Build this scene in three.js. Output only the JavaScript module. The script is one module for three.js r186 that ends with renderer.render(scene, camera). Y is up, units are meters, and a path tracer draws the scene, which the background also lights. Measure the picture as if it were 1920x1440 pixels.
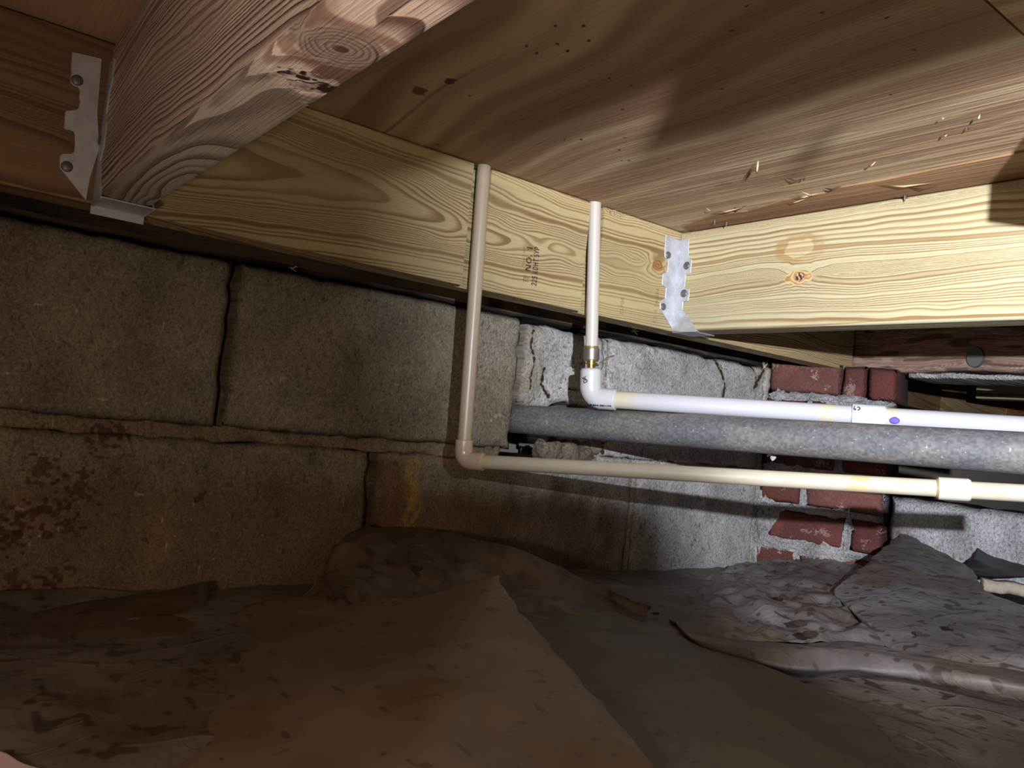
import * as THREE from 'three';
import { RoundedBoxGeometry } from 'three/addons/geometries/RoundedBoxGeometry.js';
import { mergeGeometries } from 'three/addons/utils/BufferGeometryUtils.js';

// ---------------------------------------------------------------- camera, light, exposure
const scene = new THREE.Scene();
scene.background = new THREE.Color(0x000000);
const FPX = 1497.3, CAM = new THREE.Vector3(-0.8365, -0.1452, 0.7564);
const camera = new THREE.PerspectiveCamera(2 * Math.atan(720 / FPX) * 180 / Math.PI, 4 / 3, 0.01, 20);
camera.position.copy(CAM);
camera.rotation.set(0.0446, -0.6448, 0.1028, 'YXZ');
camera.updateMatrixWorld(true);
scene.add(camera);
const renderer = new THREE.WebGLRenderer({ antialias: true });
renderer.toneMapping = THREE.LinearToneMapping;
renderer.toneMappingExposure = 1.0;
renderer.shadowMap.enabled = true;

const LAMP = new THREE.Vector3(-0.815, -0.05, 0.95);          // a hand lamp hung beside the near joist, behind the phone
const beam = new THREE.SpotLight(new THREE.Color(0.89, 0.95, 1.08), 8.2, 0, 0.63, 1.0, 2);
beam.position.copy(LAMP); beam.target.position.set(0.0, 0.10, 0.36);
beam.castShadow = true; beam.shadow.radius = 0.3; beam.shadow.mapSize.set(2048, 2048);
scene.add(beam, beam.target);
const FILL_POS = new THREE.Vector3(-0.890, -0.200, 0.60);      // added weak warm fill lamp, unseen, standing in for bounced light
const glow = new THREE.PointLight(new THREE.Color(1.0, 0.82, 0.68), 0.225, 0, 2);
glow.position.copy(FILL_POS); glow.castShadow = true; glow.shadow.radius = 1.0; glow.shadow.mapSize.set(1024, 1024);
scene.add(glow);


// ---------------------------------------------------------------- helpers
const V = (x, y, z) => new THREE.Vector3(x, y, z);
function ray(px, py) { return V((px - 960) / FPX, -(py - 720) / FPX, -1).applyQuaternion(camera.quaternion); }
function hit(px, py, axis, val) { const d = ray(px, py), t = (val - CAM[axis]) / d[axis]; return CAM.clone().addScaledVector(d, t); }
function at(px, py, depth) { return CAM.clone().addScaledVector(ray(px, py), depth); }
function camPt(x, y, z) { return V(x, y, z).applyQuaternion(camera.quaternion).add(CAM); }
let seed = 7;
function rnd() { seed = (seed + 0x6d2b79f5) | 0; let t = Math.imul(seed ^ (seed >>> 15), 1 | seed); t = (t + Math.imul(t ^ (t >>> 7), 61 | t)) ^ t; return ((t ^ (t >>> 14)) >>> 0) / 4294967296; }
const PERM = new Uint8Array(512), GRAD = new Float32Array(256);
for (let i = 0; i < 256; i++) { PERM[i] = i; GRAD[i] = rnd() * 2 - 1; }
for (let i = 255; i > 0; i--) { const j = Math.floor(rnd() * (i + 1)), t = PERM[i]; PERM[i] = PERM[j]; PERM[j] = t; }
for (let i = 0; i < 256; i++) PERM[256 + i] = PERM[i];
const sm = (t) => t * t * (3 - 2 * t);
function n2(x, y) {
  const xi = Math.floor(x), yi = Math.floor(y), u = sm(x - xi), w = sm(y - yi), X = xi & 255, Y = yi & 255;
  const a = PERM[X] + Y, b = PERM[(X + 1) & 255] + Y;
  const g00 = GRAD[PERM[a & 255]], g10 = GRAD[PERM[b & 255]], g01 = GRAD[PERM[(a + 1) & 255]], g11 = GRAD[PERM[(b + 1) & 255]];
  return (g00 + (g10 - g00) * u) * (1 - w) + (g01 + (g11 - g01) * u) * w;
}
function n3(x, y, z) { const k = Math.floor(z), w = sm(z - k); return n2(x + k * 17.31, y + k * 7.77) * (1 - w) + n2(x + (k + 1) * 17.31, y + (k + 1) * 7.77) * w; }
const fbm = (x, y, o = 4) => { let s = 0, a = 0.5; for (let i = 0; i < o; i++) { s += a * n2(x, y); x = x * 2.03 + 11.3; y = y * 2.03 + 5.7; a *= 0.5; } return s; };
const ss = (a, b, x) => { const t = Math.min(1, Math.max(0, (x - a) / (b - a))); return t * t * (3 - 2 * t); };
const mix = (a, b, t) => a + (b - a) * t;
const mix3 = (a, b, t) => [mix(a[0], b[0], t), mix(a[1], b[1], t), mix(a[2], b[2], t)];

const used = {};
function numbered(n) { const k = used[n] = (used[n] ?? -1) + 1; return k ? n + '_' + String(k).padStart(3, '0') : n; }
function shadow(o) { o.traverse((m) => { if (m.isMesh) { m.castShadow = true; m.receiveShadow = true; } }); return o; }
function thing(name, label, category, group) { const g = new THREE.Group(); g.name = numbered(name); g.userData = { label, category }; if (group) g.userData.group = group; scene.add(g); return g; }
function struct(name, o) { o.name = name; o.userData.kind = 'structure'; scene.add(o); return o; }
function part(name, geo, mat, parent, label) { const m = new THREE.Mesh(geo, mat); m.name = name; m.castShadow = m.receiveShadow = true; if (label) m.userData.label = label; parent.add(m); return m; }

// textures: RGB arrays in sRGB 0..255, row 0 at v = 0
function makeTex(w, h, fn, opts = {}) {
  const col = new Uint8Array(w * h * 4), bmp = opts.bump ? new Uint8Array(w * h * 4) : null, o = [0, 0, 0, 0.5];
  for (let j = 0; j < h; j++) for (let i = 0; i < w; i++) {
    fn((i + 0.5) / w, (j + 0.5) / h, o);
    const k = (j * w + i) * 4;
    col[k] = Math.max(0, Math.min(255, o[0])); col[k + 1] = Math.max(0, Math.min(255, o[1])); col[k + 2] = Math.max(0, Math.min(255, o[2])); col[k + 3] = 255;
    if (bmp) { const b = Math.max(0, Math.min(255, o[3] * 255)); bmp[k] = bmp[k + 1] = bmp[k + 2] = b; bmp[k + 3] = 255; }
  }
  const fin = (d, srgb) => { const t = new THREE.DataTexture(d, w, h, THREE.RGBAFormat); t.magFilter = THREE.LinearFilter; t.minFilter = THREE.LinearMipmapLinearFilter; t.generateMipmaps = true; t.wrapS = t.wrapT = opts.wrap ?? THREE.MirroredRepeatWrapping; if (srgb) t.colorSpace = THREE.SRGBColorSpace; t.needsUpdate = true; return t; };
  return { w, h, col, bmp, done() { this.map = fin(col, true); if (bmp) this.bump = fin(bmp, false); return this; } };
}
// ink text printed into a texture: start and end of the baseline in texture units u, v (metres given by mu, mv)
function stamp(tex, text, p0, p1, hgt, mu, mv, ink, strength = 0.85, font = 'bold 64px sans-serif', flip = 1) {
  const c = document.createElement('canvas'); c.width = 1024; c.height = 96; const g = c.getContext('2d');
  g.font = font; g.textBaseline = 'alphabetic'; g.fillStyle = '#fff'; const tw = Math.min(1024, g.measureText(text).width); g.fillText(text, 0, 70);
  const im = g.getImageData(0, 0, 1024, 96).data;
  const dx = p1[0] - p0[0], dy = p1[1] - p0[1], L = Math.hypot(dx, dy), ux = dx / L, uy = dy / L, vx = -uy * flip, vy = ux * flip;
  const x0 = Math.min(p0[0], p1[0]) - hgt * 1.5, x1 = Math.max(p0[0], p1[0]) + hgt * 1.5, y0 = Math.min(p0[1], p1[1]) - hgt * 1.5, y1 = Math.max(p0[1], p1[1]) + hgt * 1.5;
  for (let j = Math.floor(y0 / mv * tex.h); j < y1 / mv * tex.h; j++) for (let i = Math.floor(x0 / mu * tex.w); i < x1 / mu * tex.w; i++) {
    if (i < 0 || j < 0 || i >= tex.w || j >= tex.h) continue;
    const x = (i + 0.5) / tex.w * mu - p0[0], y = (j + 0.5) / tex.h * mv - p0[1];
    const a = (x * ux + y * uy) / L * tw, b = 70 - (x * vx + y * vy) / hgt * 48;
    if (a < 0 || a >= tw || b < 0 || b >= 96) continue;
    const al = im[(Math.floor(b) * 1024 + Math.floor(a)) * 4 + 3] / 255 * strength * (0.75 + 0.35 * n2(x * 900, y * 900));
    const k = (j * tex.w + i) * 4; for (let q = 0; q < 3; q++) tex.col[k + q] = mix(tex.col[k + q], ink[q], Math.max(0, Math.min(1, al)));
  }
}

// ---------------------------------------------------------------- sawn timber: a board with a texture that runs round its four faces
// local x along the board, y up 0..H, front face at z = 0, back at z = -T
function boardGeo(L, H, T, r = 0.003, segs = 24, deform) {
  const P = 2 * (H + T), sec = [];
  const corner = (cy, cz, a0, v0) => { for (let k = 0; k <= 3; k++) { const a = a0 + k / 3 * Math.PI / 2; sec.push([cy + Math.sin(a) * r, cz + Math.cos(a) * r, v0 + (k / 3 - 0.5) * 2 * r]); } };
  sec.push([r, 0, r]); for (let k = 1; k < 6; k++) sec.push([mix(r, H - r, k / 6), 0, mix(r, H - r, k / 6)]);
  corner(H - r, -r, 0, H); corner(H - r, -T + r, Math.PI / 2, H + T);
  for (let k = 1; k < 6; k++) sec.push([mix(H - r, r, k / 6), -T, H + T + mix(r, H - r, k / 6)]);
  corner(r, -T + r, Math.PI, 2 * H + T); corner(r, -r, Math.PI * 1.5, P); sec[sec.length - 1][2] = P + r; 
  const pos = [], uv = [], idx = [], n = sec.length;
  for (let i = 0; i <= segs; i++) for (let j = 0; j < n; j++) { let p = [i / segs * L, sec[j][0], sec[j][1]]; if (deform) p = deform(p, sec[j][2]); pos.push(...p); uv.push(i / segs, sec[j][2] / P); }
  for (let i = 0; i < segs; i++) for (let j = 0; j < n - 1; j++) { const a = i * n + j, b = a + 1, c = a + n, d = c + 1; idx.push(a, c, b, b, c, d); }
  for (const i of [0, segs]) {
    const base = pos.length / 3, x = i / segs * L; pos.push(x, H / 2, -T / 2); uv.push(i ? 0.99 : 0.01, 0.2);
    for (let j = 0; j < n; j++) { pos.push(pos[(i * n + j) * 3], pos[(i * n + j) * 3 + 1], pos[(i * n + j) * 3 + 2]); uv.push(i ? 0.98 : 0.02, (H * 0.3 + sec[j][0] * 0.2) / P); }
    for (let j = 0; j < n - 1; j++) { if (i) idx.push(base, base + 1 + j, base + 2 + j); else idx.push(base, base + 2 + j, base + 1 + j); }
  }
  const g = new THREE.BufferGeometry(); g.setAttribute('position', new THREE.Float32BufferAttribute(pos, 3)); g.setAttribute('uv', new THREE.Float32BufferAttribute(uv, 2)); g.setIndex(idx);
  const flat = g.toNonIndexed(); flat.computeVertexNormals(); return flat;
}
function boardTex(w, h, L, H, T, o) {
  const P = 2 * (H + T), sd = o.seed ?? 0, knots = o.knots ?? [];
  return makeTex(w, h, (u, v, out) => {
    const s = u * L, p = v * P; let y, z, face;
    if (p < H) { y = p; z = 0; face = 0; } else if (p < H + T) { y = H; z = -(p - H); face = 1; } else if (p < 2 * H + T) { y = H - (p - H - T); z = -T; face = 2; } else { y = 0; z = -T + (p - 2 * H - T); face = 3; }
    const wy = o.pith[0] + 0.035 * (o.wander ?? 1) * n2(s * 1.7 + sd, sd * 3.1) + 0.010 * (o.wander ?? 1) * n2(s * 6 + sd, 9.2), wz = o.pith[1] + 0.03 * (o.wander ?? 1) * n2(s * 1.4 + 40 + sd, sd);
    let r = Math.hypot(y - wy, (z - wz)) + s * (o.taper ?? 0.01) + 0.004 * n3(s * 7 + sd, y * 22, z * 22) + 0.0012 * n3(s * 30 + sd, y * 70, z * 70);
    let kn = 0, kr = 0;
    for (const k of knots) {
      if (k.face !== face) continue;
      const ds = (s - k.s) / (k.e ?? 1), dy = face === 3 || face === 1 ? z - k.z : y - k.y, d = Math.hypot(ds, dy) + 0.0015 * n2(s * 160, (y + z) * 160);
      if (d < k.r) { kn = Math.max(kn, ss(k.r, k.r * 0.86, d)); kr = d; } 
      r += (k.push ?? 1) * k.r * 1.3 * Math.exp(-Math.pow(d / (k.r * 1.7), 2)) * (dy > 0 ? 1 : -0.6);
    }
    const sp = o.ring * (1 + 0.45 * n2(r * 60 + sd, 3.3)), ph = r / sp, fr = ph - Math.floor(ph);
    let late = ss(0.35, 0.86, fr) * (1 - ss(0.93, 1.0, fr)); late *= 0.55 + 0.45 * n2(Math.floor(ph) * 1.7 + sd, s * 0.8) + 0.25;
    late = Math.max(0, Math.min(1, late * (o.contrast ?? 1)));
    const fib = n2(s * 26 + sd, p * 1900) * 0.6 + n2(s * 90, p * 4200 + sd) * 0.4, big = fbm(s * 3 + sd, p * 9, 3);
    let c = mix3(o.early, o.late, late);
    const m = 1 + fib * (o.fibre ?? 0.09) + big * (o.big ?? 0.16); c = [c[0] * m, c[1] * m, c[2] * m];
    if (o.tint) { const t = ss(0.05, 0.5, fbm(s * 4 + 9 + sd, p * 14, 3) + 0.12) * (o.tintAmt ?? 0.35); c = mix3(c, o.tint, t); }
    let b = 0.35 + 0.45 * late + fib * 0.12;
    if (kn) { const q = kr / 0.0032 + 0.8 * n2(s * 90, p * 90), f2 = q - Math.floor(q), kc = mix3(o.knotA ?? [150, 108, 62], o.knotB ?? [112, 72, 38], ss(0.4, 0.9, f2) * (1 - ss(0.94, 1, f2))); c = mix3(c, kc, kn); }
    if (o.extra) { const e = { c, b }; o.extra(s, y, z, face, e); c = e.c; b = e.b; }
    out[0] = c[0]; out[1] = c[1]; out[2] = c[2]; out[3] = b;
  }, { bump: o.bump });
}
const woodMat = (t, bump = 0.0006, rough = 0.78) => new THREE.MeshStandardMaterial({ map: t.map, bumpMap: t.bump ?? null, bumpScale: bump, roughness: rough });

// ---------------------------------------------------------------- subfloor
const PLY = { x0: -1.15, z0: -0.05, w: 1.65, d: 1.1 };
const plyTex = makeTex(2048, 1536, (u, v, o) => {
  const x = PLY.x0 + u * PLY.w, z = PLY.z0 + v * PLY.d;
  const wob = 0.030 * n2(z * 2.6 + 3, x * 1.5) + 0.012 * n2(z * 7 + 20, x * 4) + 0.05 * n2(z * 0.9, 5.5);
  let q = x + wob + 0.10 * z; const f = 26 + 8 * n2(x * 3 + 8, z * 0.5);
  const a = n2(q * f, 0.7 + z * 0.35) * 0.6 + n2(q * f * 2.7 + 7, z * 0.6) * 0.4;
  const ln = ss(0.16, 0.03, Math.abs(n2(q * 34 + 5, z * 0.28) - 0.12)) * 0.55 * ss(-0.4, 0.4, n2(x * 5, z * 3 + 4));
  const fib = n2(x * 1500, z * 38) * 0.6 + n2(x * 700 + 4, z * 14) * 0.4, big = fbm(x * 4, z * 3, 3);
  let c = mix3([172, 147, 114], [126, 93, 65], ss(-0.4, 0.45, a)); c = mix3(c, [112, 76, 48], ln * 1.1);
  c = mix3(c, [178, 160, 130], ss(-0.34, -0.02, x + 0.05 * n2(z * 9, x * 9)) * 0.55);  // paler towards the far joist; part of the lit strip is painted in
  c = mix3(c, [140, 96, 72], ss(0.1, 0.5, fbm(x * 9 + 4, z * 2.2, 3)) * 0.4);
  const m = 1 + fib * 0.07 + big * 0.14; c = [c[0] * m, c[1] * m, c[2] * m];
  let b = 0.5 + fib * 0.28 + a * 0.1;
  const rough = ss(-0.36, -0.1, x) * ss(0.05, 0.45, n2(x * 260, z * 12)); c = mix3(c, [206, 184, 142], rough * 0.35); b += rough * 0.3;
  o[0] = c[0]; o[1] = c[1]; o[2] = c[2]; o[3] = b;
}, { bump: true });
function plyMark(px, py, rx, rz, ink, ang, amt) {      // stains and specks on the panel
  const p = hit(px, py, 'y', 0.14);
  for (let j = Math.floor((p.z - 0.03 - PLY.z0) / PLY.d * plyTex.h); j < (p.z + 0.03 - PLY.z0) / PLY.d * plyTex.h; j++) for (let i = Math.floor((p.x - 0.03 - PLY.x0) / PLY.w * plyTex.w); i < (p.x + 0.03 - PLY.x0) / PLY.w * plyTex.w; i++) {
    if (i < 0 || j < 0 || i >= plyTex.w || j >= plyTex.h) continue;
    const x = PLY.x0 + (i + 0.5) / plyTex.w * PLY.w - p.x, z = PLY.z0 + (j + 0.5) / plyTex.h * PLY.d - p.z;
    const a = (x * Math.cos(ang) + z * Math.sin(ang)) / rx, b = (-x * Math.sin(ang) + z * Math.cos(ang)) / rz, d = Math.hypot(a, b) + 0.25 * n2(x * 300, z * 300);
    const t = ss(1, 0.75, d) * amt, k = (j * plyTex.w + i) * 4; for (let q = 0; q < 3; q++) plyTex.col[k + q] = mix(plyTex.col[k + q], ink[q], t);
  }
}
plyMark(785, 173, 0.0075, 0.011, [70, 40, 22], 0.3, 0.75); plyMark(843, 155, 0.0055, 0.008, [48, 26, 16], 0.2, 0.85);
for (const [x, y] of [[1041, 51], [1094, 51], [1104, 79], [1064, 98], [987, 89], [1045, 85], [1006, 102], [1142, 149], [1258, 134], [1167, 207], [1058, 264], [1090, 264], [1089, 263], [1172, 260], [1161, 283], [1165, 303], [1179, 303], [1252, 299], [820, 273], [980, 226], [1400, 14], [1541, 26], [1662, 36], [1372, 60], [1490, 158], [1714, 96], [1353, 169], [1670, 180], [880, 182], [1183, 162]])
  plyMark(x, y, 0.0008 + 0.0009 * rnd(), 0.0014 + 0.0014 * rnd(), [40, 24, 16], 0.4, 0.9);
plyMark(1355, 348, 0.004, 0.016, [112, 82, 58], 0.05, 0.6); plyMark(1685, 298, 0.0015, 0.010, [96, 92, 96], 0.2, 0.6);
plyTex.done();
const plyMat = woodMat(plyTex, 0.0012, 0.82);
function flatUV(g, R, ax = 'x', ay = 'z') { const p = g.attributes.position, uv = []; for (let i = 0; i < p.count; i++) { const q = { x: p.getX(i), y: p.getY(i), z: p.getZ(i) }; uv.push((q[ax] - R.x0) / R.w, (q[ay] - R.z0) / R.d); } g.setAttribute('uv', new THREE.Float32BufferAttribute(uv, 2)); return g; }
function box(x0, x1, y0, y1, z0, z1) { const g = new THREE.BoxGeometry(x1 - x0, y1 - y0, z1 - z0); g.translate((x0 + x1) / 2, (y0 + y1) / 2, (z0 + z1) / 2); return g; }
const ceiling = struct('ceiling', new THREE.Group());
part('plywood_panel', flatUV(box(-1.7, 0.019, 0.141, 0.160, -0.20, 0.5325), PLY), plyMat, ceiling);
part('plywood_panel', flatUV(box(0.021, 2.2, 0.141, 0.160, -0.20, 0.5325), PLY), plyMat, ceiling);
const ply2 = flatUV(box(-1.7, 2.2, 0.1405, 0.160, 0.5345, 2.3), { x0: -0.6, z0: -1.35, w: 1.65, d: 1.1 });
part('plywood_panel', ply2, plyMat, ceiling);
// the lowest veneer has torn away in a strip along the far joist
{
  const pts = [[1280, 425], [1345, 403], [1400, 396], [1470, 377], [1545, 362], [1575, 351], [1650, 340], [1760, 318], [1860, 298], [1960, 276], [2100, 250]].map(([a, b]) => hit(a, b, 'y', 0.139));
  const sh = new THREE.Shape(); sh.moveTo(-0.0006, 0.02); pts.forEach((p) => sh.lineTo(p.x + 0.002 * n2(p.z * 90, 1), p.z)); sh.lineTo(-0.0006, pts[pts.length - 1].z); sh.closePath();
  const g = new THREE.ExtrudeGeometry(sh, { depth: 0.0022, bevelEnabled: false, curveSegments: 2 }); g.rotateX(Math.PI / 2); g.translate(0, 0.1412, 0);
  flatUV(g, { x0: -1.0, z0: -0.35, w: 1.65, d: 1.1 });
  const red = plyMat.clone(); red.color.set(0xdcc4b4); part('veneer_strip', g, red, ceiling, 'reddish torn strip of veneer along the joist');
}
{ // splinters and shavings hanging from the torn veneer
  const pale = new THREE.MeshStandardMaterial({ color: 0xcdb083, roughness: 0.8 }), dark = new THREE.MeshStandardMaterial({ color: 0x4a3322, roughness: 0.9 });
  const sliver = (ax, ay, bx, by, drop, w, m) => {
    const a = hit(ax, ay, 'y', 0.139), b = hit(bx, by, 'y', 0.139 - drop), d = b.clone().sub(a), n = V(d.z, 0, -d.x).normalize().multiplyScalar(w);
    const g = new THREE.BufferGeometry(), mid = a.clone().lerp(b, 0.5).add(V(0, -0.002, 0));
    const q = [a, mid.clone().add(n), mid.clone().sub(n), b, mid.clone().add(V(0, -w, 0))]; g.setAttribute('position', new THREE.Float32BufferAttribute(q.flatMap((p) => [p.x, p.y, p.z]), 3));
    g.setIndex([0, 1, 4, 0, 4, 2, 1, 3, 4, 2, 4, 3, 0, 2, 1, 1, 2, 3]); g.computeVertexNormals(); part('splinter', g, m, ceiling);
  };
  sliver(1422, 300, 1418, 328, 0.010, 0.0016, pale); sliver(1420, 300, 1393, 342, 0.001, 0.0009, dark); sliver(1473, 333, 1508, 336, 0.001, 0.0013, dark); sliver(1506, 338, 1510, 327, 0.002, 0.0009, dark);
  sliver(1480, 370, 1536, 362, 0.003, 0.0014, pale); sliver(1470, 380, 1512, 372, 0.004, 0.0010, pale); sliver(1537, 366, 1500, 358, 0.004, 0.0010, pale); sliver(1545, 353, 1578, 349, 0.001, 0.0018, dark);
  sliver(1330, 398, 1395, 388, 0.003, 0.0014, pale); sliver(1372, 390, 1402, 384, 0.001, 0.0022, dark); sliver(1640, 348, 1752, 342, 0.002, 0.0016, pale); sliver(1670, 371, 1785, 365, 0.0008, 0.0020, dark);
  sliver(1700, 352, 1760, 348, 0.0008, 0.0013, dark); sliver(1625, 312, 1643, 302, 0.003, 0.0011, pale); sliver(1322, 388, 1338, 394, 0.002, 0.0009, pale);
  sliver(1764, 216, 1772, 220, 0.002, 0.001, pale); sliver(1770, 250, 1776, 252, 0.002, 0.001, pale); sliver(1832, 222, 1838, 214, 0.003, 0.001, pale); sliver(1815, 235, 1820, 240, 0.001, 0.001, dark);
  for (let i = 0; i < 10; i++) { const a = 1128 + i * 3.5 + rnd() * 4, b = 386 + i * 1.6; sliver(a, b, a + 3 + rnd() * 26, b + 4 + rnd() * 14, 0.004 + rnd() * 0.006, 0.0005, pale); }
}

// ---------------------------------------------------------------- block wall
const WALL = { x0: -1.0, z0: -0.42, w: 1.45, d: 0.46 }, ZW = -0.11;
const wp = (px, py) => { const p = hit(px, py, 'z', ZW); return [p.x, p.y]; };
const blot = [[60, 970, .012], [25, 960, .010], [150, 915, .016], [95, 950, .012], [80, 880, .014], [110, 1085, .013], [30, 1140, .018], [70, 1143, .022], [20, 1020, .012], [40, 1090, .014], [200, 820, .016], [130, 990, .010], [10, 1000, .012], [378, 930, .007], [270, 1010, .005], [30, 980, .010], [90, 1000, .008]].map(([a, b, r]) => [...wp(a, b), r]);
const wallTex = makeTex(2048, 1024, (u, v, o) => {
  const x = WALL.x0 + u * WALL.w, y = WALL.z0 + v * WALL.d;
  const big = fbm(x * 5 + 2, y * 6, 4), med = fbm(x * 26, y * 20, 3), gr = n2(x * 1300, y * 900), g2 = n2(x * 620 + 9, y * 380), drag = n2(x * 420, y * 60 + 3);
  let c = mix3([138, 129, 112], [116, 105, 87], ss(-0.3, 0.35, big));
  c = mix3(c, [166, 165, 164], ss(-0.19, -0.10, x + 0.03 * med) * 0.8);                     // cleaner, paler block beyond the pipes; the stronger light there is partly painted in
  const low = ss(-0.225, -0.262, y + 0.02 * med + 0.006 * n2(x * 60, 4)) * ss(0.1, -0.05, x + 0.1 * med);   // browner towards the bottom left, with a ragged upper edge
  c = mix3(c, [100, 76, 54], low * 0.62);
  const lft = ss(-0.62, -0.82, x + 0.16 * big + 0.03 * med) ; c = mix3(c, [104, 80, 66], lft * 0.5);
  const ye = ss(0.016, 0.004, Math.abs(x + 0.318 + 0.006 * n2(y * 60, 2))) * ss(-0.195, -0.215, y) * ss(-0.3, 0.1, n2(x * 220, y * 120) + 0.2); c = mix3(c, [158, 122, 46], ye * 0.75);
  const rd = ss(0.030, 0.012, Math.abs(x + 0.352 + 0.01 * n2(y * 40, 8))) * ss(-0.195, -0.21, y); c = mix3(c, [96, 62, 38], rd * 0.6);
  const bed = ss(0.014, 0.003, Math.abs(y + 0.197 + 0.01 * med)) * ss(0.0, -0.25, x); c = mix3(c, [136, 116, 92], bed * 0.45);
  for (const [bx, by, r] of blot) { const d = Math.hypot(x - bx, y - by); if (d < r * 1.6) c = mix3(c, [62, 34, 20], ss(r, r * 0.45, d + r * 1.3 * n2(x * 240, y * 260)) * 0.6); }
  const pore = ss(0.55, 0.8, n2(x * 560 + 5, y * 420)) * 0.8, pit = ss(0.74, 0.86, n2(x * 210 + 50, y * 150)) * ss(-0.1, 0.5, n2(x * 17, y * 17) + 0.2);
  c = mix3(c, [64, 54, 42], Math.min(1, pore * 0.4 + pit * 0.35));
  const wht = ss(0.90, 0.95, n2(x * 140 + 90, y * 120 + 40)) * 0.5; c = mix3(c, [176, 166, 150], wht);
  const m = 1 + gr * 0.16 + g2 * 0.12 + drag * 0.03 + med * 0.18; 
  o[0] = c[0] * m; o[1] = c[1] * m; o[2] = c[2] * m; o[3] = 0.6 + gr * 0.12 + g2 * 0.16 + drag * 0.05 - pore * 0.3 - pit * 0.2 + med * 0.15;
}, { bump: true });
function crack(pts, w) {      // open cracks in the clean block
  const P = pts.map(([a, b]) => wp(a, b)), x0 = Math.min(...P.map((p) => p[0])) - 0.02, x1 = Math.max(...P.map((p) => p[0])) + 0.02, y0 = Math.min(...P.map((p) => p[1])) - 0.01, y1 = Math.max(...P.map((p) => p[1])) + 0.01;
  for (let j = Math.floor((y0 - WALL.z0) / WALL.d * wallTex.h); j < (y1 - WALL.z0) / WALL.d * wallTex.h; j++) for (let i = Math.floor((x0 - WALL.x0) / WALL.w * wallTex.w); i < (x1 - WALL.x0) / WALL.w * wallTex.w; i++) {
    if (i < 0 || j < 0 || i >= wallTex.w || j >= wallTex.h) continue;
    const x = WALL.x0 + (i + 0.5) / wallTex.w * WALL.w, y = WALL.z0 + (j + 0.5) / wallTex.h * WALL.d; let d = 1;
    for (let k = 0; k < P.length - 1; k++) { const [ax, ay] = P[k], [bx, by] = P[k + 1], t = Math.max(0, Math.min(1, ((x - ax) * (bx - ax) + (y - ay) * (by - ay)) / ((bx - ax) ** 2 + (by - ay) ** 2))); d = Math.min(d, Math.hypot(x - mix(ax, bx, t), y - mix(ay, by, t))); }
    const t = ss(w, w * 0.5, d + 0.0025 * n2(x * 260, y * 260)), e = ss(w * 3, w, d + 0.004 * n2(x * 200, y * 200)) * (1 - t), k = (j * wallTex.w + i) * 4;
    for (let q = 0; q < 3; q++) { wallTex.col[k + q] = mix(mix(wallTex.col[k + q], [150, 132, 108][q], e * 0.7), [44, 36, 30][q], t); } for (let q = 0; q < 3; q++) wallTex.bmp[k + q] *= 1 - t;
  }
}
crack([[1350, 655], [1347, 680], [1356, 700], [1362, 722], [1360, 745]], 0.0028); crack([[1412, 668], [1417, 695], [1424, 722]], 0.0022); crack([[1434, 668], [1437, 690], [1426, 710], [1418, 726]], 0.0045); crack([[1134, 850], [1128, 838], [1140, 828]], 0.003); crack([[1002, 620], [1000, 690], [996, 730]], 0.002); crack([[1025, 690], [1020, 720], [1035, 745]], 0.0018);
wallTex.done();
const wallMat = new THREE.MeshStandardMaterial({ map: wallTex.map, bumpMap: wallTex.bump, bumpScale: 0.0013, roughness: 0.95 });
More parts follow.
